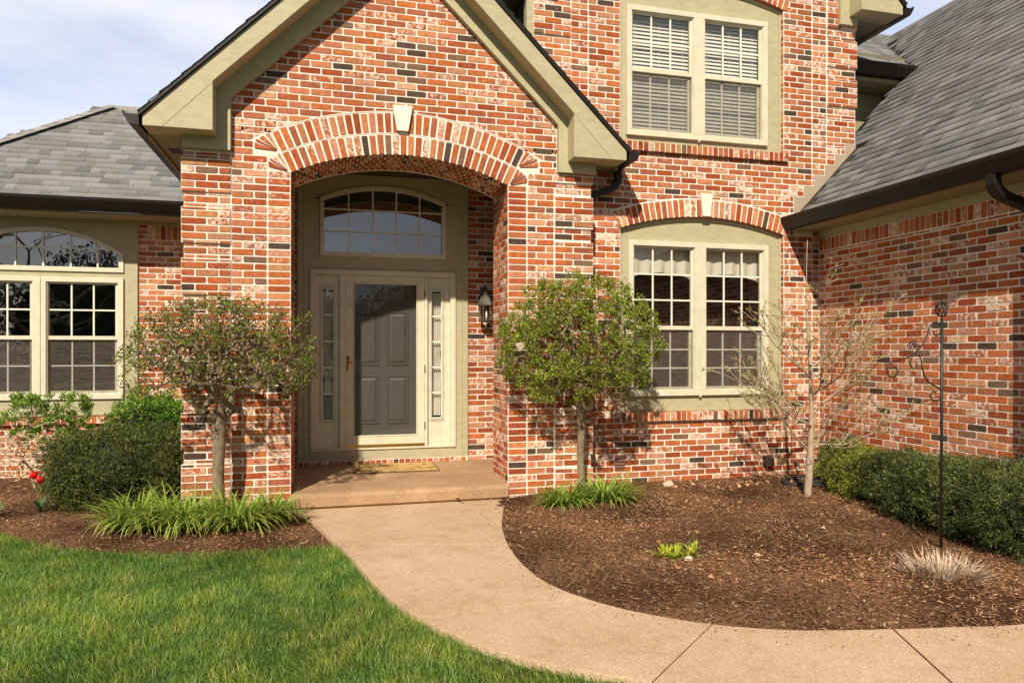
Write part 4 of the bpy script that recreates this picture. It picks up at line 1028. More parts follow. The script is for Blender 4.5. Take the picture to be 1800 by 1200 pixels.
boxy('wall_outlet_cover', 'small brown louvred cover low on the wall by the clipped tree trunk', 'vent', (3.47, WY - .006, .325), lambda B: [B.box((-.06, -.01, -.08), (.06, 0, .08))] + [B.box((-.055, -.022, -.06 + k * .035), (.055, -.008, -.045 + k * .035)) for k in range(4)], simple('pinkish_vent', (.22, .11, .085), .6), bevel=.003)
def spig(B): B.tube([(0, .0, 0), (0, -.06, 0), (0, -.09, -.01), (0, -.10, -.05)], [.014, .012, .011, .009], 8); B.lathe([(.022, -.004), (.022, .004)], (0, -.06, .03), 10)
boxy('hose_spigot', 'small brass garden spigot on the brick wall behind the young tree', 'spigot', (5.70, WY - .004, .235), spig, 'lantern')

# ------------------------------------------------------------------ ground
def smooth_poly(P, n=6):
    P = [Vector((p[0], p[1])) for p in P]; out = []
    for i in range(len(P) - 1):
        p0 = P[max(i - 1, 0)]; p1 = P[i]; p2 = P[i + 1]; p3 = P[min(i + 2, len(P) - 1)]
        for k in range(n):
            t = k / n; out.append(.5 * ((2 * p1) + (-p0 + p2) * t + (2 * p0 - 5 * p1 + 4 * p2 - p3) * t * t + (-p0 + 3 * p1 - 3 * p2 + p3) * t ** 3))
    out.append(P[-1]); return out
WL = smooth_poly([(.03, .02), (.19, -.40), (.38, -1.17), (.48, -1.56), (.56, -1.95), (.63, -2.3), (.72, -2.67), (.86, -3.02), (1.00, -3.30), (1.17, -3.55), (1.40, -3.78), (1.72, -4.02), (2.2, -4.32), (3.0, -4.70), (4.5, -5.0), (8.0, -5.1)])
WR = smooth_poly([(2.12, .0), (2.02, -.3), (1.92, -.65), (1.79, -1.16), (1.70, -1.77), (1.69, -2.28), (1.75, -2.67), (1.9, -3.0), (2.11, -3.27), (2.41, -3.52), (2.81, -3.71), (3.33, -3.83), (3.74, -3.90), (4.06, -3.95), (5.5, -4.03), (8.0, -4.08)])
def near_i(L_, p): return min(range(len(L_)), key=lambda i: (L_[i] - Vector(p)).length)
joints = [((.43, -1.35), (1.71, -1.66)), ((.82, -3.02), (1.86, -2.93)), ((1.80, -4.07), (2.40, -3.51)), ((3.05, -4.80), (3.33, -3.83)), ((6, -5.05), (6.1, -4.05))]
B = MB(); li, ri = 0, 0; zt = .042; g = .004
for k, (a, b) in enumerate(joints + [((8, -5.1), (8, -4.08))]):
    l2, r2 = near_i(WL, a), near_i(WR, b)
    PL = [p.copy() for p in WL[li:l2 + 1]]; PR = [p.copy() for p in WR[ri:r2 + 1]]
    gg = .006 if k == 3 or k == 4 else .004
    PL[-1] = PL[-1] + (PL[-2] - PL[-1]).normalized() * gg; PR[-1] = PR[-1] + (PR[-2] - PR[-1]).normalized() * gg
    if k: g0 = .006 if k in (4,) else .004; PL[0] = PL[0] + (PL[1] - PL[0]).normalized() * g0; PR[0] = PR[0] + (PR[1] - PR[0]).normalized() * g0
    P = PL + PR[::-1]
    if sum(P[i].x * P[(i + 1) % len(P)].y - P[(i + 1) % len(P)].x * P[i].y for i in range(len(P))) < 0: P = P[::-1]
    # inset top ring for an eased edge
    n = len(P); top = []
    for i in range(n):
        e = (P[(i + 1) % n] - P[i - 1]).normalized(); top.append(P[i] + Vector((-e.y, e.x)) * .003)
    a_ = B.pts([(p.x, p.y, -.08) for p in P]); b_ = B.pts([(p.x, p.y, zt - .0015) for p in P]); c_ = B.pts([(p.x, p.y, zt) for p in top])
    for i in range(n): j = (i + 1) % n; B.face((a_[i], a_[j], b_[j], b_[i])); B.face((b_[i], b_[j], c_[j], c_[i]))
    # cap as a strip between both edges
    m1, m2 = len(PL), len(PR)
    lidx = c_[:m1]; ridx = c_[m1:][::-1]
    if (Vector(B.v[c_[0]][:2]) - PL[0]).length > .05: ridx = c_[:m2]; lidx = c_[m2:][::-1]
    i = j = 0
    while i < len(lidx) - 1 or j < len(ridx) - 1:
        if j >= len(ridx) - 1 or (i < len(lidx) - 1 and (i + 1) / (len(lidx) - 1) <= (j + 1) / (len(ridx) - 1)): B.face((lidx[i], lidx[i + 1], ridx[j])); i += 1
        else: B.face((lidx[i], ridx[j + 1], ridx[j])); j += 1
    li, ri = l2, r2
    if k < len(joints):
        p, q = WL[l2], WR[r2]; w = Vector((-(q - p).y, (q - p).x)).normalized() * .012
        B.poly([(p.x - w.x, p.y - w.y, .036), (q.x - w.x, q.y - w.y, .036), (q.x + w.x, q.y + w.y, .036), (p.x + w.x, p.y + w.y, .036)][::1], (0, 0, 0, 0), 1)
tag(B.build('walkway', ['concrete', 'soil']), 'curving tan aggregate concrete front walk', None, kind='structure')
# porch slab
B = MB(); pr = []
prof = [(1.5, .0), (1.5, .236), (.05, .196), (.0, .191), (-.025, .178), (-.035, .155), (-.035, .068), (-.02, .064), (.02, .0)]
a = B.pts([(.003, y, z) for y, z in prof]); b = B.pts([(2.129, y, z) for y, z in prof]); n = len(prof)
for i in range(n): j = (i + 1) % n; B.face((a[i], a[j], b[j], b[i]))
B.face(a[::-1]); B.face(b)
B.box((-.44, .66, 0), (2.74, 1.49, .2345)); B.box((.0, -.01, -.05), (2.13, .3, .066), (0, 0, 0, 0), 1)
tag(B.build('porch_step', [M['step'], M['soil']]), 'concrete porch slab', kind='structure')

# beds: heights
def inpoly(x, y, P):
    c = False; n = len(P); j = n - 1
    for i in range(n):
        if ((P[i][1] > y) != (P[j][1] > y)) and (x < (P[j][0] - P[i][0]) * (y - P[i][1]) / (P[j][1] - P[i][1]) + P[i][0]): c = not c
        j = i
    return c
LAWN_EDGE = smooth_poly([(-7, .6), (-4, .35), (-2.9, .1), (-2.31, -.23), (-1.91, -.64), (-1.46, -.95), (-.81, -1.2), (-.19, -1.28), (.2, -1.28), (.40, -1.33)], 5)
BEDL = [(p.x, p.y) for p in LAWN_EDGE] + [(.45, -1.3), (.10, .02), (-.9, .1), (-.9, 2.5), (-7, 2.5)]
BEDR = [(2.05, .05)] + [(p.x, p.y) for p in WR] + [(8, .25), (2.05, .25)]
def ss(a, b, t): t = max(0, min(1, (t - a) / (b - a))); return t * t * (3 - 2 * t)
wr = np.array([(p.x, p.y) for p in WR]); wl = np.array([(p.x, p.y) for p in WL])
def dcurve(x, y, c): return float(np.sqrt(((c - (x, y)) ** 2).sum(1)).min())
le_ = np.array([(p.x, p.y) for p in LAWN_EDGE])
def bedz(x, y):
    n = mnoise.noise(Vector((x * 2.1, y * 2.1, 0))) * .018 + mnoise.noise(Vector((x * 9, y * 9, 3))) * .007
    if x > 1.4: d = dcurve(x, y, wr); return .018 + ss(.0, .5, d) * .045 + n * ss(0, .3, d) + ss(-1.5, .2, y) * .03
    d = min(dcurve(x, y, wl), dcurve(x, y, le_) * 1.3); return -.002 + ss(0, .4, d) * .03 + n * ss(0, .3, d) + ss(-.3, 2.4, y) * .02
def bed(name, poly, x0, x1, y0, y1, st, label):
    nx, ny = int((x1 - x0) / st), int((y1 - y0) / st); V = []; idx = {}; F = []
    def vid(i, j):
        if (i, j) not in idx: x, y = x0 + i * st, y0 + j * st; idx[(i, j)] = len(V); V.append((x, y, bedz(x, y)))
        return idx[(i, j)]
    for i in range(nx):
        for j in range(ny):
            x, y = x0 + (i + .5) * st, y0 + (j + .5) * st
            if inpoly(x, y, poly) or dcurve(x, y, wr) < .06 and x > 1.5 or (dcurve(x, y, wl) < .06 and x < 1 and y > -1.35): F.append((vid(i, j), vid(i + 1, j), vid(i + 1, j + 1), vid(i, j + 1)))
    tag(npmesh(name, V, F, None, 'soil', smooth=True), label, kind='structure')
bed('mulch_bed', BEDL, -7, .6, -1.5, 2.55, .05, 'brown mulch bed left of the walk'); bed('mulch_bed', BEDR, 1.5, 6.2, -4.15, .35, .05, 'brown mulch bed right of the walk')
B = MB(); B.poly([(-400, -400, -.004), (400, -400, -.004), (400, 400, -.004), (-400, 400, -.004)]); tag(B.build('lawn', 'lawn'), 'green lawn', kind='structure')

# ------------------------------------------------------------------ vegetation helpers
def unit(a): return a / np.maximum(np.linalg.norm(a, axis=-1, keepdims=True), 1e-9)
def rnd(n, k=3): return RNG.normal(size=(n, k))
def leaves_mesh(name, P, D, Lh, Wd, C, mat, parent, fold=.25):
    n = len(P); D = unit(D); S = unit(np.cross(D, rnd(n))); Nn = np.cross(D, S)
    Lh = np.broadcast_to(Lh, (n,))[:, None]; Wd = np.broadcast_to(Wd, (n,))[:, None]
    V = np.stack([P, P + D * Lh * .5 + S * Wd * .5 + Nn * Wd * fold, P + D * Lh, P + D * Lh * .5 - S * Wd * .5 + Nn * Wd * fold], 1).reshape(-1, 3)
    F = np.arange(n * 4).reshape(n, 4); F = np.vstack([F[:, [0, 1, 2]], F[:, [0, 2, 3]]])
    return npmesh(name, V, F, np.repeat(C, 4, axis=0), mat, parent)
def ribbons(name, P, az, L0, W, lean, droop, C, mat, parent, K=5, tipc=None, twist=0.0, wbase=.7):
    """strap leaves: rise from P, lean outwards along azimuth az, droop with length"""
    n = len(P); t = np.linspace(0, 1, K + 1); out = np.stack([np.cos(az), np.sin(az), 0 * az], 1); side = np.stack([-np.sin(az + twist), np.cos(az + twist), 0 * az], 1)
    ang0 = np.pi / 2 - lean; pos = [P]; cur = P.copy(); 
    for k in range(K):
        a = ang0 - droop * ((k + .5) / K) ** 1.3; d = out * np.cos(a)[:, None] + np.array([0, 0, 1.]) * np.sin(a)[:, None]
        cur = cur + d * (L0 / K)[:, None]; pos.append(cur.copy())
    V = []; 
    for k in range(K + 1):
        w = W * (wbase + (1 - wbase) * min(1, t[k] * 3)) * (1 - t[k] ** 2.2) + W * .03
        V.append(pos[k] + side * w[:, None] / 2); V.append(pos[k] - side * w[:, None] / 2)
    V = np.stack(V, 1); m = 2 * (K + 1); V = V.reshape(-1, 3)
    base = (np.arange(n) * m)[:, None]; F = np.concatenate([base + np.array([[2 * k, 2 * k + 1, 2 * k + 3, 2 * k + 2]]) for k in range(K)], 0)
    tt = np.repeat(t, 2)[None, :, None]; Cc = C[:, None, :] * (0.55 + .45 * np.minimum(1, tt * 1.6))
    if tipc is not None: Cc = Cc * (1 - tt ** 3) + np.array(tipc)[None, None, :] * tt ** 3
    return npmesh(name, V, F, Cc.reshape(-1, 3), mat, parent)
def grow(root, targets, step=.06, sag=0.1, jit=.25, bulge=.12, minr=.0018, pw=.42, maxr=.03, conn_bias=0.0):
    """branches from the root nodes to each target; returns nodes, parents, radii"""
    Nn = [np.array(p, float) for p in root]; par = [-1] + list(range(len(root) - 1)); targets = sorted(targets, key=lambda q: np.linalg.norm(q - Nn[-1]))
    tips = []
    for q in targets:
        A = np.array(Nn); d = np.linalg.norm(A - q, axis=1) + conn_bias * np.maximum(0, A[:, 2] - q[2]) + .0
        low = np.arange(len(A)) < len(root) - 3
        d[low] += 1.5 if conn_bias >= 0 else 0
        i = int(np.argmin(d)); p = A[i]; D = q - p; L0 = np.linalg.norm(D); n = max(1, int(L0 / step)); last = i
        perp = RNG.normal(size=3); up = np.array([0, 0, 1.])
        for k in range(1, n + 1):
            t = k / n; pt = p + D * t + up * math.sin(math.pi * t) * bulge * -L0 + perp * math.sin(math.pi * t) * jit * .12 * L0 + RNG.normal(size=3) * step * .08
            Nn.append(pt); par.append(last); last = len(Nn) - 1
        tips.append(last)
    cnt = np.zeros(len(Nn)); ch = np.zeros(len(Nn))
    for t in tips: cnt[t] += 1
    for i in range(len(Nn) - 1, 0, -1):
        if par[i] >= 0: cnt[par[i]] += cnt[i]; ch[par[i]] += 1
    rad = np.minimum(minr * np.maximum(cnt, 1) ** pw, maxr)
    return np.array(Nn), np.array(par), rad, cnt
def tubes(name, Nn, par, rad, mat, parent, col=(1, 1, 1), n=5, sel=None):
    e = np.array([i for i in range(len(par)) if par[i] >= 0 and (sel is None or sel[i])]); a = Nn[par[e]]; b = Nn[e]; ra = rad[e] * 1.06; rb = rad[e]
    ra = np.minimum(rad[par[e]], ra * 1.5)
    d = unit(b - a); s = unit(np.cross(d, np.array([.31, .27, .91]))); w = np.cross(d, s); V = []
    for P, r in ((a, ra), (b, rb)):
        for k in range(n): an = 2 * math.pi * k / n; V.append(P + (s * math.cos(an) + w * math.sin(an)) * r[:, None])
    V = np.stack(V, 1).reshape(-1, 3); base = (np.arange(len(e)) * 2 * n)[:, None]
    F = np.concatenate([base + np.array([[k, (k + 1) % n, n + (k + 1) % n, n + k]]) for k in range(n)], 0)
    return npmesh(name, V, F, np.tile(np.array([[*col]]), (len(V), 1)), mat, parent, smooth=True)
def place(o, loc): o.location = tuple(-c for c in loc); return o

# ---- clipped standard trees
def lollipop(loc, cz, rx, rz, htop, label, seed, nt_=260, nl=9000, pal=None, ztrunk=.95, open_=.0, shift=(0, 0)):
    global RNG; RNG = np.random.default_rng(seed)
    root = empty('clipped_tree', loc, label, 'tree', 'round clipped trees either side of the entry')
    x, y, z = loc; cx, cy = x + shift[0], y + shift[1]
    B = MB(); pts = [(x + .006 * math.sin(k * 1.3), y + .005 * math.cos(k * 1.7), z - .03 + (ztrunk + .05 - z) * k / 8) for k in range(9)] + [(x, y, ztrunk + .09), (x + .01, y, ztrunk + .13)]
    r = [.062, .056, .053, .052, .051, .051, .055, .066, .062, .048, .022]
    B.tube(pts, [q * (1 if open_ else .74) for q in r], 14); tr = B.build('trunk', 'bark', root, smooth=True); place(tr, loc)
    T = []
    while len(T) < nt_:
        p = RNG.normal(size=3); p /= np.linalg.norm(p); rr = RNG.uniform(.22, 1.0) ** .5 * (1 + .09 * mnoise.noise(Vector(p * 3 + seed)))
        if p[2] < (-.62 if open_ else -.9): continue
        if open_ and RNG.random() < .06: rr *= RNG.uniform(1.06, 1.2)
        q = np.array([cx, cy, cz]) + p * rr * np.array([rx, .46, rz]); T.append(q)
    for k in range(8):
        a = 2 * math.pi * k / 8 + .3; T.append(np.array([x + .20 * math.cos(a), y + .13 * math.sin(a), ztrunk + (.10 if k % 2 else .2)]))
    Nn, par, rad, cnt = grow([(x, y, ztrunk - .15), (x, y, ztrunk - .08), (x, y, ztrunk)], T, .035, jit=.35, bulge=.06 if open_ else .0, minr=.0016, pw=.49, maxr=.048)
    place(tubes('branches', Nn, par, rad, 'bark', root), loc)
    m = np.where(cnt <= 2)[0]; pick = RNG.choice(m, nl); P = Nn[pick] + rnd(nl) * .022
    out = unit(P - np.array([cx, cy, cz - .2])); D = out * .5 + rnd(nl) * .55 + np.array([0, 0, .35])
    # clumps of tone
    cl = np.array([mnoise.noise(Vector(p * 5)) for p in P]); pal_ = np.array(pal); k = RNG.choice(len(pal), nl, p=[.34, .26, .2, .12, .08])
    C = pal_[k] * (1 + .35 * cl[:, None]) * RNG.uniform(.8, 1.2, (nl, 1))
    place(leaves_mesh('crown', P, D, RNG.uniform(.018, .036 if open_ else .032, nl), RNG.uniform(.011, .020 if open_ else .018, nl), C, 'leaf', root), loc)
lollipop((-.60, -.28, .055), 1.49, .81, .54, 2.05, 'clipped umbrella tree with sparse purplish new leaves left of the porch steps', 5, 1150, 9800,
    [(.19, .28, .035), (.19, .13, .075), (.13, .19, .025), (.28, .34, .05), (.24, .12, .10)], .93, open_=1, shift=(.05, -.14))
lollipop((2.82, -.30, .06), 1.64, .86, .69, 2.35, 'fuller round clipped tree with green new leaves before the right pier', 9, 1300, 29000,
    [(.28, .36, .035), (.18, .25, .025), (.37, .43, .05), (.22, .17, .06), (.36, .37, .09)], 1.06, shift=(-.06, -.12))

# ---- bare young tree
def sapling():
    global RNG; RNG = np.random.default_rng(31); loc = (5.06, -.86, .06); x, y, z = loc
    root = empty('young_tree', loc, 'slender bare young tree with pale opening buds before the brick corner', 'tree')
    lead = [np.array([x + .035 * math.sin(t * 6), y + .02 * math.cos(t * 5), z + t * 2.62]) for t in np.linspace(0, 1, 44)]
    NN = [p for p in lead]; PR = [-1] + list(range(43)); CNT = []
    def limb(start, az, el, Lg, r, depth):
        st = .045; n = max(3, int(Lg / st)); cur = NN[start].copy(); last = start; a, e = az, el; ids = []
        for k in range(n):
            e += (1.15 - e) * .035 + RNG.normal() * .10; a += RNG.normal() * .13
            cur = cur + np.array([math.cos(a) * math.cos(e), math.sin(a) * math.cos(e), math.sin(e)]) * st
            cur[1] = min(cur[1], .17); cur[0] = min(cur[0], 6.0)
            NN.append(cur.copy()); PR.append(last); last = len(NN) - 1; ids.append(last)
        if depth < 3:
            k = 2; sd = 1
            while k < n - 1:
                rem = (n - k) * st; sd = -sd
                limb(ids[k], a * 0 + az + sd * RNG.uniform(.5, 1.0), max(.05, el + RNG.uniform(-.2, .35)), max(.12, rem * RNG.uniform(.45, .8)), r * .6, depth + 1); k += RNG.integers(2, 5) if depth < 2 else RNG.integers(3, 6)
    hs_ = [.56, .60, .66, .76, .84, .93, 1.02, 1.12, 1.22, 1.32, 1.44, 1.56, 1.68, 1.80, 1.92, 2.02]
    for k, h in enumerate(hs_):
        i0 = int((h - z) / 2.62 * 43); az = k * 2.4 + .6; Lg = (1.32 if h < 1.3 else 1.22 - (h - 1.3) * .72) * RNG.uniform(.8, 1.08)
        if math.sin(az) > .3: Lg *= .75
        limb(i0, az, RNG.uniform(.15, .55), Lg, 1, 0)
    Nn = np.array(NN); par = np.array(PR); cnt = np.zeros(len(NN)); ch = np.zeros(len(NN))
    for i in range(1, len(NN)): ch[par[i]] += 1
    cnt[ch == 0] = 1
    for i in range(len(NN) - 1, 0, -1): cnt[par[i]] += cnt[i]
    rad = np.minimum(.0024 * np.maximum(cnt, 1) ** .40, .013)
    L0 = len(lead); sel = np.arange(len(par)) >= L0
    place(tubes('branches', Nn, par, rad, 'palebark', root, sel=sel), loc)
    B = MB(); tt = np.linspace(0, 1, 44); B.tube([tuple(p) for p in lead], [.038 if t < .16 else max(.004, .034 * (1 - (t - .16) / .84) ** 1.25) for t in tt], 10); place(B.build('trunk', 'palebark', root, smooth=True), loc)
    tips = np.where(cnt <= 1)[0]; pick = RNG.choice(tips[tips >= L0], 3000); n = len(pick); pp = par[pick]; D = Nn[pick] - Nn[pp] + rnd(n) * .02 + np.array([0, 0, .03])
    C = np.array([[.50, .42, .16], [.36, .36, .10], [.55, .45, .26]])[RNG.integers(0, 3, n)]
    place(leaves_mesh('buds', Nn[pick] + rnd(n) * .006, D, RNG.uniform(.018, .045, n), RNG.uniform(.007, .014, n), C, 'leaf', root), loc)
sapling()

# ---- yews and other shrubs
def shrub(name, loc, blobs, n, pal, label, cat, leaf=(.018, .034), wid=(.005, .009), mat='needle', spray=6, shell=.25, core=True, group=None, seed=1, stems=40, upb=.35, boxy=0.0):
    """blobs: (cx,cy,cz,rx,ry,rz) world ellipsoids"""
    global RNG; RNG = np.random.default_rng(seed); root = empty(name, loc, label, cat, group)
    vol = np.array([b[3] * b[4] + b[4] * b[5] + b[3] * b[5] for b in blobs]); k = RNG.choice(len(blobs), n, p=vol / vol.sum()); bb = np.array(blobs)[k]
    d = unit(rnd(n)); r = 1 - shell * RNG.uniform(0, 1, n) ** 1.6; lump = 1.6 * np.array([mnoise.noise(Vector((q * 2.3 + kk).tolist())) + .8 * mnoise.noise(Vector((q * 6 + kk).tolist())) for q, kk in zip(d, k)])
    bx_ = (np.abs(d) ** 4).sum(1) ** -.25; bx_ = 1 + (bx_ - 1) * boxy
    r = r * bx_; P = bb[:, :3] + d * bb[:, 3:] * (r * (1 + .16 * lump))[:, None]; ok = P[:, 2] > .05
    for j, b in enumerate(blobs): ok &= ~((((P - np.array(b[:3])) / np.array(b[3:])) ** 2).sum(1) < .62) | (k == j)
    P = P[ok]; d = d[ok]; r = r[ok]; n = len(P)
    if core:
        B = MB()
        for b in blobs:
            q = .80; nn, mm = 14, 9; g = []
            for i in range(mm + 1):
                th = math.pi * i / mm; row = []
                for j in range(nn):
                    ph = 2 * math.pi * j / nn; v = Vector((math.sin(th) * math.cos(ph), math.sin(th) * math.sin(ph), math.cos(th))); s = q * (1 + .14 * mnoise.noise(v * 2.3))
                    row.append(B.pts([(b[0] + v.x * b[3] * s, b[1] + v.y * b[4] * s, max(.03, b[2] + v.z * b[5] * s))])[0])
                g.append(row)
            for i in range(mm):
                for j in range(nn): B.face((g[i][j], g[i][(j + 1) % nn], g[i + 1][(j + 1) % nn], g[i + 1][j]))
        place(B.build('shade_core', simple('core_shade', (.022, .026, .010), .95, nscale=30, namp=.6), root), loc)  # solid dark core, shade inside the foliage put into its colour
    tw = unit(d * .8 + rnd(n) * .45 + np.array([0, 0, upb])); PP = []; DD = []; CC = []
    pal_ = np.array(pal); ck = RNG.integers(0, len(pal), n); tone = np.array([mnoise.noise(Vector((p * 4).tolist())) for p in P])
    for s in range(spray):
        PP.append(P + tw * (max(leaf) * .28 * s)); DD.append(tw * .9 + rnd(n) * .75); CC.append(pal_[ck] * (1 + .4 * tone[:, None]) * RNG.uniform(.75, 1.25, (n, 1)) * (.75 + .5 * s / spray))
    PP, DD, CC = np.vstack(PP), np.vstack(DD), np.vstack(CC); m = len(PP)
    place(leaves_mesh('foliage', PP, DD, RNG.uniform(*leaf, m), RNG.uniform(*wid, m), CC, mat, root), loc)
    if stems:
        T = [P[i] for i in RNG.choice(n, min(stems, n), replace=False)]; b0 = np.mean([b[:2] for b in blobs], 0)
        Nn, par, rad, cnt = grow([(b0[0], b0[1], .03), (b0[0], b0[1], .12)], T, .06, jit=.6, bulge=-.05, minr=.0025, pw=.4, maxr=.02, conn_bias=0)
        place(tubes('stems', Nn, par, rad, 'palebark', root), loc)
    return root
YG = [(.06, .088, .016), (.09, .12, .022), (.15, .17, .032), (.035, .05, .012)]
shrub('yew_bush', (-1.58, .75, .05), [(-1.60, .74, .38, .60, .48, .37), (-1.28, .80, .38, .32, .45, .36), (-1.97, .76, .37, .30, .42, .35)], 14000, YG, 'dense dark green clipped yew mound left of the brick pier', 'shrub', seed=3, boxy=.8, stems=10)
shrub('yew_bush', (5.45, -.75, .05), [(5.82, -.55, .29, .24, .36, .27), (5.66, -.92, .25, .30, .30, .24)], 6500, [(.15, .20, .028), (.22, .26, .035), (.08, .12, .02), (.30, .28, .04)], 'yellowish green yew nearest the brick corner', 'shrub', seed=4, boxy=.35, stems=8)
shrub('yew_bush', (5.4, -1.7, .05), [(5.70, -1.42, .29, .34, .36, .27), (5.58, -1.95, .30, .46, .42, .29)], 11000, [(.055, .082, .018), (.085, .115, .026), (.034, .05, .012), (.15, .17, .04)], 'middle dark blue-green spreading yew against the right wing wall', 'shrub', seed=6, boxy=.35, stems=8)
shrub('yew_bush', (5.35, -2.75, .05), [(5.55, -2.55, .33, .50, .40, .31), (5.48, -3.08, .33, .54, .42, .31), (5.55, -3.65, .31, .50, .44, .30)], 17000, [(.055, .082, .018), (.085, .115, .026), (.034, .05, .012), (.15, .17, .04)], 'largest dark yew at the right edge behind the iron hook pole', 'shrub', seed=8, boxy=.35, stems=8)
BG = [(.14, .28, .025), (.20, .38, .035), (.09, .20, .018), (.28, .42, .06)]
shrub('boxwood', (-1.72, 1.9, .05), [(-1.68, 1.85, .64, .42, .36, .42), (-1.45, 1.9, .60, .34, .34, .38)], 3200, BG, 'bright green leafy shrub against the wall behind the yew mound', 'shrub', leaf=(.028, .045), wid=(.013, .02), mat='leaf', spray=5, seed=10)
# upright leafy shrub in front of the left window
def upright():
    global RNG; RNG = np.random.default_rng(17); loc = (-2.62, 1.75, .06); root = empty('leafy_shrub', loc, 'upright open shrub with fresh green leaf tips below the left window', 'shrub')
    T = [np.array([loc[0] + RNG.uniform(-.40, .40), loc[1] + RNG.uniform(-.28, .28), RNG.uniform(.42, 1.06)]) for _ in range(230)]
    T = [t for t in T if t[2] > .35 + .5 * abs(t[0] - loc[0])]
    Nn, par, rad, cnt = grow([(loc[0], loc[1], .04), (loc[0], loc[1], .15)], T, .06, jit=.5, bulge=.12, minr=.003, pw=.4, maxr=.02)
    place(tubes('stems', Nn, par, rad, 'palebark', root), loc)
    m = np.where((cnt <= 2) & (Nn[:, 2] > .42))[0]; n = 5200; pk = RNG.choice(m, n); C = np.array([[.18, .33, .035], [.26, .42, .055], [.12, .22, .02]])[RNG.integers(0, 3, n)]
    D = rnd(n) * .6 + np.array([0, 0, .9]); place(leaves_mesh('foliage', Nn[pk] + rnd(n) * .02, D, RNG.uniform(.03, .055, n), RNG.uniform(.010, .018, n), C, 'leaf', root), loc)
upright()
def barebush():
    global RNG; RNG = np.random.default_rng(19); loc = (-2.66, 1.42, .05); root = empty('bare_shrub', loc, 'leafless tan twiggy shrub between the tulips and the left window wall', 'shrub')
    T = [np.array([loc[0] + RNG.uniform(-.30, .30), loc[1] + RNG.uniform(-.2, .2), RNG.uniform(.2, .70)]) for _ in range(340)]
    Nn, par, rad, cnt = grow([(loc[0] + .05, loc[1], .02), (loc[0] + .05, loc[1], .08)], T, .05, jit=.6, bulge=.1, minr=.0034, pw=.30, maxr=.013)
    place(tubes('twigs', Nn, par, rad, simple('dry_twig', (.58, .42, .26), .9, nscale=20, namp=.3), root), loc)
barebush()

# ---- day lilies
def lily(loc, rad, n, label, seed, hl=(.28, .5), grp='clumps of strappy daylily leaves'):
    global RNG; RNG = np.random.default_rng(seed)
    a = RNG.uniform(0, 2 * math.pi, n); r = rad * np.sqrt(RNG.uniform(0, 1, n)) * .75; P = np.stack([loc[0] + np.cos(a) * r, loc[1] + np.sin(a) * r * .7, np.full(n, .05)], 1)
    az = a + RNG.normal(size=n) * .6; C = np.array([[.26, .44, .045], [.35, .52, .07], [.18, .33, .035], [.50, .56, .12]])[RNG.choice(4, n, p=[.38, .3, .22, .1])] * RNG.uniform(.85, 1.15, (n, 1))
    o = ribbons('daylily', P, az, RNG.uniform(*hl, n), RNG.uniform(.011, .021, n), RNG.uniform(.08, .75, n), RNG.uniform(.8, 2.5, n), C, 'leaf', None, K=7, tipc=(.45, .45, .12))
    me = o.data; co = np.empty(len(me.vertices) * 3, np.float32); me.vertices.foreach_get('co', co); co = co.reshape(-1, 3); co[:, 2] = np.maximum(co[:, 2], .055); co -= np.array([loc[0], loc[1], .05], np.float32); me.vertices.foreach_set('co', co.ravel()); o.location = (loc[0], loc[1], .05)
    tag(o, label, 'plant', grp)
lily((-1.22, -.42, .05), .27, 310, 'leftmost daylily clump, in front of the yew mound', 41)
lily((-.86, -.55, .05), .27, 320, 'daylily clump just left of the umbrella tree trunk', 42)
lily((-.42, -.62, .05), .26, 310, 'daylily clump covering the foot of the umbrella tree', 43)
lily((-.14, -.40, .05), .20, 200, 'small daylily clump beside the porch step', 44, (.22, .40))
lily((2.56, -.58, .05), .23, 230, 'daylily clump left of the rounder tree trunk', 45, (.22, .40))
lily((3.02, -.50, .05), .26, 310, 'daylily clump right of the rounder tree trunk', 46, (.25, .44))
# ---- tulips
def tulip(loc, h, label, nf, seed, lean=0.0):
    global RNG; RNG = np.random.default_rng(seed); root = empty('tulip', loc, label, 'flower', 'tulips at the left edge of the bed')
    for k in range(nf):
        dx = (k - .3) * .06; top = (loc[0] + dx + lean, loc[1] - .01 * k, loc[2] + h - k * .045)
        B = MB(); B.tube([loc, (loc[0] + dx * .5, loc[1], loc[2] + h * .5), top], .005, 6, (.12, .22, .04, 1)); place(B.build('stem', 'plain', root), loc)
        B = MB(); g = []
        for i, (r, z) in enumerate([(.006, 0), (.026, .012), (.034, .035), (.030, .058), (.020, .070)]):
            g.append(B.pts([(top[0] + r * (1 + .14 * math.cos(3 * a)) * math.cos(a), top[1] + r * (1 + .14 * math.cos(3 * a)) * math.sin(a), top[2] + z + (.008 * math.cos(3 * a) if i == 4 else 0)) for a in lin(0, 2 * math.pi, 18)[:-1]]))
        for a, b in zip(g, g[1:]):
            for i in range(18): j = (i + 1) % 18; B.face((a[i], a[j], b[j], b[i]))
        place(B.build('bloom', 'red', root, smooth=True), loc)
    n = 6; P = np.tile(np.array([[loc[0], loc[1], loc[2]]]), (n, 1)) + rnd(n) * .012; az = RNG.uniform(0, 6.28, n)
    place(ribbons('leaf', P, az, RNG.uniform(.20, .32, n), RNG.uniform(.035, .055, n), RNG.uniform(.1, .8, n), RNG.uniform(.6, 1.6, n), np.tile(np.array([[.16, .27, .12]]), (n, 1)), 'leaf', root, K=6, wbase=.5), loc)
tulip((-2.30, .55, .05), .30, 'pair of red tulips with broad leaves against the yew mound', 2, 51, -.03)
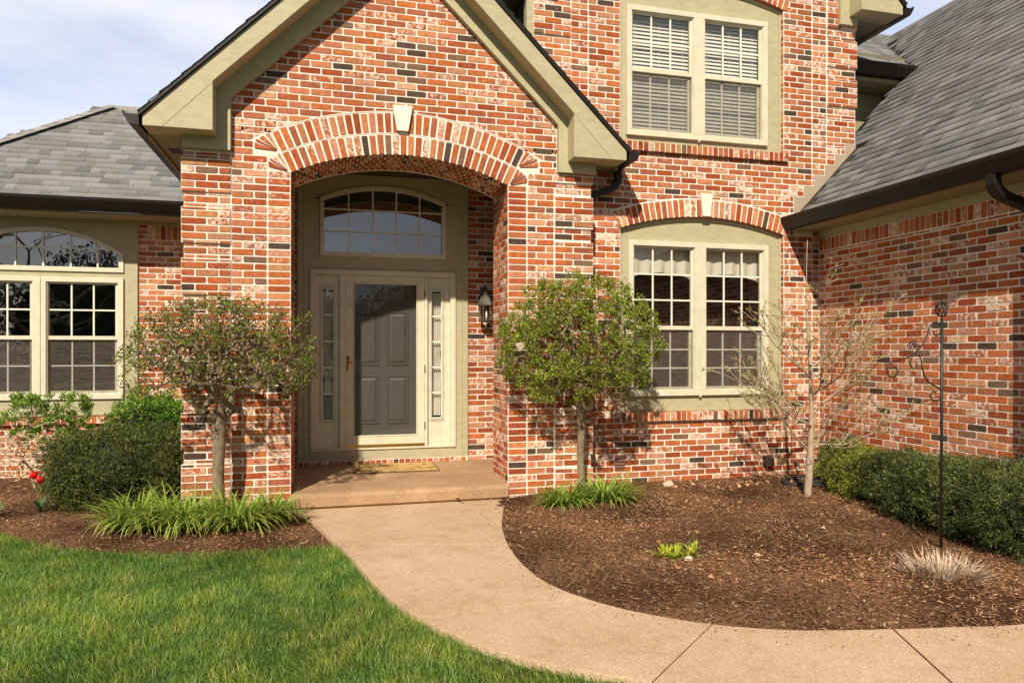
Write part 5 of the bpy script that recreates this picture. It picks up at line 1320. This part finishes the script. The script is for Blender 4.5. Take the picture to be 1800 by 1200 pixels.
def leafclump(loc, label, seed, n=7, cat='plant', name='tulip_leaves', L0=(.15, .28), W=(.03, .045), col=(.17, .28, .12), lean=(.2, .9)):
    global RNG; RNG = np.random.default_rng(seed); P = np.tile(np.array([[0, 0, 0.]]), (n, 1)) + rnd(n) * .02; P[:, 2] = 0; az = RNG.uniform(0, 6.28, n)
    o = ribbons(name, P, az, RNG.uniform(*L0, n), RNG.uniform(*W, n), RNG.uniform(*lean, n), RNG.uniform(.5, 1.4, n), np.tile(np.array([list(col)]), (n, 1)) * RNG.uniform(.8, 1.2, (n, 1)), 'leaf', None, K=6, wbase=.5); o.location = loc; tag(o, label, cat)
leafclump((-2.62, .40, .05), 'flowerless tulip leaves at the left edge of the photo', 52)
RNG = np.random.default_rng(61); cen = np.array([(-.13, .02), (-.07, .06), (-.05, -.06), (.03, .07), (.05, -.07), (.11, .0), (.15, .06), (.0, .0), (-.1, -.04)]); nn_ = 17; n = len(cen) * nn_
P = np.repeat(np.hstack([cen, np.zeros((len(cen), 1))]), nn_, axis=0) + rnd(n) * np.array([.012, .012, 0]); az = RNG.uniform(0, 6.28, n)
o = ribbons('sprouting_perennial', P, az, RNG.uniform(.06, .115, n), RNG.uniform(.018, .028, n), RNG.uniform(.15, 1.35, n), RNG.uniform(-.2, .7, n), np.array([[.46, .54, .04], [.36, .48, .04], [.60, .60, .08]])[RNG.integers(0, 3, n)], 'leaf', None, K=4, wbase=.4)
o.location = (2.83, -2.33, .055); tag(o, 'small yellow-green sprouting clump alone in the middle of the right bed', 'plant')
# ---- dried grass clump
def dried():
    global RNG; RNG = np.random.default_rng(71); n = 420; loc = (4.28, -3.22, .05); a = RNG.uniform(0, 6.28, n); r = .20 * np.sqrt(RNG.uniform(0, 1, n))
    P = np.stack([np.cos(a) * r * 1.15, np.sin(a) * r * .8, np.zeros(n)], 1); az = a * 1.0 + RNG.normal(size=n) * .4
    C = np.array([[.60, .46, .32], [.50, .35, .22], [.68, .56, .44]])[RNG.integers(0, 3, n)]
    o = ribbons('cut_grass_clump', P, az, RNG.uniform(.10, .21, n), RNG.uniform(.006, .011, n), .2 + r / .2 * RNG.uniform(.4, 1.25, n), RNG.uniform(-.1, .4, n), C, 'chip', None, K=3, wbase=.9); o.location = loc
    tag(o, 'cut-back dry straw-coloured ornamental grass clump by the hook pole', 'plant')
    n = 26; P = rnd(n) * np.array([.30, .16, 0]); P[:, 2] = .012
dried()

# ---- shepherd hook
def hook():
    loc = (4.79, -2.72, .04); x, y, z = loc; root = empty('plant_hook_pole', loc, 'tall black wrought iron plant hook pole with scrolled arm', 'plant hook')
    def put(B, n): o = B.build(n, 'blackiron', root, smooth=True); return place(o, loc)
    B = MB(); B.tube([(x, y, -.02), (x + .005, y, 1.0), (x + .008, y, 1.80)], .0105, 8); put(B, 'pole')
    B = MB(); cx, cz = x + .008, 1.865
    for k in range(4):
        az = math.pi * k / 4 + .3
        B.tube([(cx + .042 * math.sin(t) * math.cos(az + t * .6), y + .042 * math.sin(t) * math.sin(az + t * .6), cz - .052 * math.cos(t)) for t in lin(0.05, math.pi - .05, 10)], .0045, 5)
        B.tube([(cx - .042 * math.sin(t) * math.cos(az + t * .6), y - .042 * math.sin(t) * math.sin(az + t * .6), cz - .052 * math.cos(t)) for t in lin(0.05, math.pi - .05, 10)], .0045, 5)
    B.lathe([(.004, .05), (.009, .056), (.009, .068), (.004, .074)], (cx, y, cz), 8); put(B, 'basket_finial')
    def px(u, v): return (x + .008 - (605 - u) * .000948, y, 1.80 - (v - 240) * .000948)   # scroll drawn in the pole's own plane
    B = MB()
    B.tube([px(*p) for p in [(600, 300), (585, 285), (560, 274), (525, 276), (500, 290), (480, 330), (455, 400), (420, 450), (365, 500), (300, 540), (240, 560), (180, 575), (120, 590), (88, 615), (84, 650), (100, 685), (135, 702), (170, 690), (188, 655), (175, 630), (145, 622), (120, 632)]], .0056, 6)
    B.tube([px(*p) for p in [(585, 300), (590, 340), (575, 372), (548, 380), (528, 365), (524, 335)]], .0056, 6)
    B.tube([px(*p) for p in [(600, 880), (560, 890), (520, 888), (492, 860), (500, 830), (525, 818), (550, 826)]], .0056, 6)
    B.tube([px(*p) for p in [(598, 810), (575, 790), (520, 765), (470, 735), (435, 690), (415, 620), (408, 560), (385, 532), (350, 528), (318, 545), (300, 590), (315, 628), (345, 638), (365, 615), (362, 590)]], .0056, 6)
    put(B, 'scrolled_arm')
    B = MB()
    for k in range(5):
        B.tube([px(240 + 20 * k, 545 - 8 * k), px(255 + 25 * k, 470 - 15 * k), px(340 - 5 * k, 400 + 12 * k), px(380 - 10 * k, 470)], .0024, 4)
    put(B, 'wire_ornament')
hook()
# ---- garden hose, stone, leaves
def hose():
    P = []; cx, cy = 5.50, -.26
    for k in range(150):
        t = k / 150 * 2 * math.pi * 4.2; r = .24 + .03 * math.sin(t * .37) + .02 * math.sin(t * 1.3); P.append((cx + r * math.cos(t) * 1.15, cy + r * .62 * math.sin(t), .095 + .018 * (k / 150 * 4.2) * .5 + .012 * math.sin(t * 2.2)))
    P += [(5.5, -.35, .09), (5.35, -.45, .08), (5.2, -.38, .085), (5.15, -.2, .09), (5.3, -.05, .09)]
    B = MB(); B.tube(P, .0095, 8); o = B.build('garden_hose', 'rubber', smooth=True); tag(o, 'dark grey garden hose coiled on the mulch in the brick corner', 'hose')
    o.location = (0, 0, 0)
hose()
def rock(loc, s, label, col, seed):
    random.seed(seed); B = MB(); g = []; nn, mm = 12, 8
    for i in range(mm + 1):
        th = math.pi * i / mm; row = []
        for j in range(nn):
            ph = 2 * math.pi * j / nn; v = Vector((math.sin(th) * math.cos(ph), math.sin(th) * math.sin(ph), math.cos(th))); k = 1 + .35 * mnoise.noise(v * 1.6 + Vector((seed, 0, 0)))
            row.append(B.pts([(v.x * s * k * 1.15, v.y * s * k * .8, v.z * s * k * .75)])[0])
        g.append(row)
    for i in range(mm):
        for j in range(nn): B.face((g[i][j], g[i][(j + 1) % nn], g[i + 1][(j + 1) % nn], g[i + 1][j]), (*col, 1))
    o = B.build('stone', simple('pale_stone', col, .85, nscale=20, namp=.2, bump=.5, bscale=40), smooth=True); o.location = loc; tag(o, label, 'stone')
rock((3.93, -.02, .10), .062, 'pinkish white stone on the mulch at the foot of the facade wall', (.62, .45, .33), 3)
rock((2.85, -2.45, .065), .028, 'small pale stone in front of the yellow-green sprouts', (.66, .55, .46), 5)
def leaf_litter():
    global RNG; RNG = np.random.default_rng(81)
    sp = [(4.55, -.25, .35, .12, 36), (5.2, -.15, .25, .1, 24), (5.35, -.70, .2, .15, 14), (1.55, -.12, .5, .04, 6), (-1.3, -.1, .3, .15, 8), (4.2, -2.4, 1.2, .9, 26)]
    P = np.vstack([np.array([[a, b, 0]]) + rnd(n) * np.array([c, d, 0]) for a, b, c, d, n in sp]); P[:, 1] = np.minimum(P[:, 1], .12)
    P[:, 2] = [bedz(p[0], p[1]) + .018 for p in P]; n = len(P); D = rnd(n) * np.array([1, 1, .3])
    C = np.array([[.50, .25, .12], [.42, .19, .08], [.60, .38, .22]])[RNG.integers(0, 3, n)]
    tag(leaves_mesh('dry_leaves', P, D, RNG.uniform(.03, .07, n), RNG.uniform(.02, .04, n), C, 'chip', None), 'scattered curled dry brown leaves on the mulch', kind='stuff')
leaf_litter()

# ---- mulch chips
def chips(name, poly, bb, n, seed, label):
    global RNG; RNG = np.random.default_rng(seed); x = RNG.uniform(bb[0], bb[1], n); y = RNG.uniform(bb[2], bb[3], n)
    ok = np.array([inpoly(a, b, poly) for a, b in zip(x, y)]); x, y = x[ok], y[ok]; n = len(x); z = np.array([bedz(a, b) for a, b in zip(x, y)])
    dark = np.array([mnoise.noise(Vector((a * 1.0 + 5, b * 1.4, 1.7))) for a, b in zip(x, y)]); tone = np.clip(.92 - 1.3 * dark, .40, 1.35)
    P = np.stack([x, y, z + RNG.uniform(.0, .014, n)], 1); D = rnd(n) * np.array([1, 1, .30])
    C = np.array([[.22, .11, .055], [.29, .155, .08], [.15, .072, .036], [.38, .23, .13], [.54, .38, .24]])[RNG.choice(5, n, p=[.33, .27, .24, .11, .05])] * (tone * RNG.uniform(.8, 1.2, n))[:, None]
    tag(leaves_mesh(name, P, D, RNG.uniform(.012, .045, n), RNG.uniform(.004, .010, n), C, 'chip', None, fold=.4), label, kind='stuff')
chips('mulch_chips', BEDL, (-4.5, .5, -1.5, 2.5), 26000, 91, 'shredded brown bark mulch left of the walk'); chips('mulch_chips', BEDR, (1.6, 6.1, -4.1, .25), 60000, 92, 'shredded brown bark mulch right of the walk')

def shreds():
    global RNG; RNG = np.random.default_rng(95); n = 5200; x = RNG.uniform(1.6, 6.0, n); y = RNG.uniform(-4.1, .2, n); k = (RNG.random(n) < .3); x[k] = RNG.uniform(-3, .4, k.sum()); y[k] = RNG.uniform(-1.2, 1.6, k.sum())
    ok = np.array([inpoly(a, b, BEDR) or inpoly(a, b, BEDL) for a, b in zip(x, y)]); x, y = x[ok], y[ok]; n = len(x); P = np.stack([x, y, np.array([bedz(a, b) for a, b in zip(x, y)]) + .008], 1)
    C = np.array([[.26, .13, .065], [.36, .20, .105], [.14, .07, .035], [.50, .33, .19]])[RNG.choice(4, n, p=[.36, .28, .24, .12])] * RNG.uniform(.8, 1.2, (n, 1))
    o = ribbons('mulch_shreds', P, RNG.uniform(0, 6.28, n), RNG.uniform(.04, .10, n), RNG.uniform(.004, .012, n), RNG.uniform(1.2, 1.55, n), RNG.uniform(-.3, .5, n), C, 'chip', None, K=3, twist=RNG.normal(size=n) * .3, wbase=.6)
    tag(o, 'long curled bark shreds lying on both mulch beds', kind='stuff')
shreds()
def strays():
    global RNG; RNG = np.random.default_rng(93); n = 420; k = RNG.integers(0, len(WR), n); t = np.array([[WR[i].x, WR[i].y] for i in k]); d = np.abs(RNG.normal(size=n)) * .10
    c = np.array([1.2, -2.5]); P = np.hstack([t + rnd(n, 2) * .04, np.zeros((n, 1))]); dirn = np.stack([np.where(t[:, 1] > -3, -1, -.3), np.where(t[:, 1] > -3, 0, -1)], 1); P[:, :2] += dirn * d[:, None]; P[:, 2] = .047
    C = np.array([[.30, .17, .09], [.20, .11, .06], [.50, .36, .22]])[RNG.integers(0, 3, n)]; D = rnd(n) * np.array([1, 1, .1])
    tag(leaves_mesh('mulch_crumbs', P, D, RNG.uniform(.006, .03, n), RNG.uniform(.003, .008, n), C, 'chip', None), 'loose mulch crumbs spilled on the walk edge', kind='stuff')
strays()
# ---- grass
def grass():
    global RNG; RNG = np.random.default_rng(101); n = 520000
    x = RNG.uniform(-5.0, 2.6, n); y = RNG.uniform(-5.4, .6, n)
    le = np.array([(p.x, p.y) for p in LAWN_EDGE]); wlx = wl[np.argsort(-wl[:, 1])]
    top = np.interp(x, le[:, 0], le[:, 1]); edge = np.interp(-y, -wlx[:, 1], wlx[:, 0])
    j = RNG.normal(size=n) * .03 + .025
    ok = np.where(x < .42, y < top + j, True) & (x < np.where(y < -1.3, edge + j * .8, 9)) & ~((x > .42) & (y > -1.36))
    # outside the camera's neighbourhood thin out
    ok &= (y > -4.9) | (RNG.random(n) < .4); ok &= (x > -3.4 - (y + 1) * .0) | (RNG.random(n) < .4)
    x, y = x[ok], y[ok]; n = len(x)
    nz = np.sin(x * 2.3 + 1.1 * np.sin(y * 1.7)) * np.sin(y * 2.9 + .8 * np.sin(x * 2.1)) ; nz2 = np.sin(x * 7.1 + 2 * np.sin(y * 5)) * np.sin(y * 8.3 + 2 * np.sin(x * 6)); nz3 = np.sin(x * 19 + 2 * np.sin(y * 14)) * np.sin(y * 23 + 2 * np.sin(x * 17))
    wx = .6 * np.sin(y * 3.1 + x) + .5 * np.sin(x * 5.3 - y * 2)      # wind / mowing direction
    az = wx + RNG.normal(size=n) * 1.1 + 2.2
    C = np.array([[.095, .18, .018], [.155, .275, .028], [.23, .37, .045], [.34, .47, .10], [.55, .50, .25]])[RNG.choice(5, n, p=[.22, .30, .28, .16, .04])]
    t = 1 + .15 * nz + .18 * nz2 + .12 * nz3; C = C * (t * RNG.uniform(.85, 1.15, n))[:, None]; C[:, 0] *= 1 + .25 * nz2
    Lh = RNG.uniform(.032, .070, n) * (1 + .15 * nz2 + .15 * nz3)
    P = np.stack([x, y, np.full(n, -.004)], 1)
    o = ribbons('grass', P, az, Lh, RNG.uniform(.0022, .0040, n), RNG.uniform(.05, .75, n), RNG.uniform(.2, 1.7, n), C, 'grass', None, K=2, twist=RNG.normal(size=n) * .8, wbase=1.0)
    tag(o, 'short green mown lawn grass', kind='stuff')
grass()

# ------------------------------------------------------------------ across the street: what the panes mirror
def far_tree(loc, h, seed, label):
    global RNG; RNG = np.random.default_rng(seed); root = empty('bare_tree', loc, label, 'tree', 'bare trees across the street'); x, y, z = loc
    T = []
    for _ in range(230):
        p = unit(rnd(1))[0]; r = RNG.uniform(.4, 1) ** .5; T.append(np.array([x, y, h * .62]) + p * r * np.array([h * .33, h * .33, h * .38]))
    Nn, par, rad, cnt = grow([(x, y, 0), (x + .05, y, h * .14), (x, y, h * .28)], T, h * .05, jit=.5, bulge=.12, minr=.008, pw=.5, maxr=.15)
    place(tubes('branches', Nn, par, rad, 'bark', root), loc)
for k, (x, y, h) in enumerate(((-9.5, -17, 9), (-5.0, -21, 11), (9, -24, 10), (16, -27, 11), (14, -36, 9), (-20, -26, 11))):
    far_tree((x, y, 0), h, 200 + k, ['bare tree nearest the street on the left', 'tall bare tree left of centre across the street', 'bare tree right of centre across the street', 'bare tree far right across the street', 'bare tree behind the right evergreens across the street', 'bare tree far left across the street'][k])
for k, (x, y, rx, rz) in enumerate(((-24, -34, 6, 3.6), (-13, -36, 6, 4.2), (-3, -37, 6, 3.6), (8, -37, 6.5, 3.8), (20, -36, 6.5, 4.4))):
    shrub('evergreen', (x, y, 0), [(x, y, rz * .8, rx, 2.6, rz)], 6000, [(.02, .032, .012), (.03, .045, .015)], 'dark evergreen in the row across the street, number %s from the left' % ['one', 'two', 'three', 'four', 'five'][k], 'tree', leaf=(.14, .28), wid=(.08, .15), spray=2, seed=300 + k, stems=0, group='evergreens across the street')
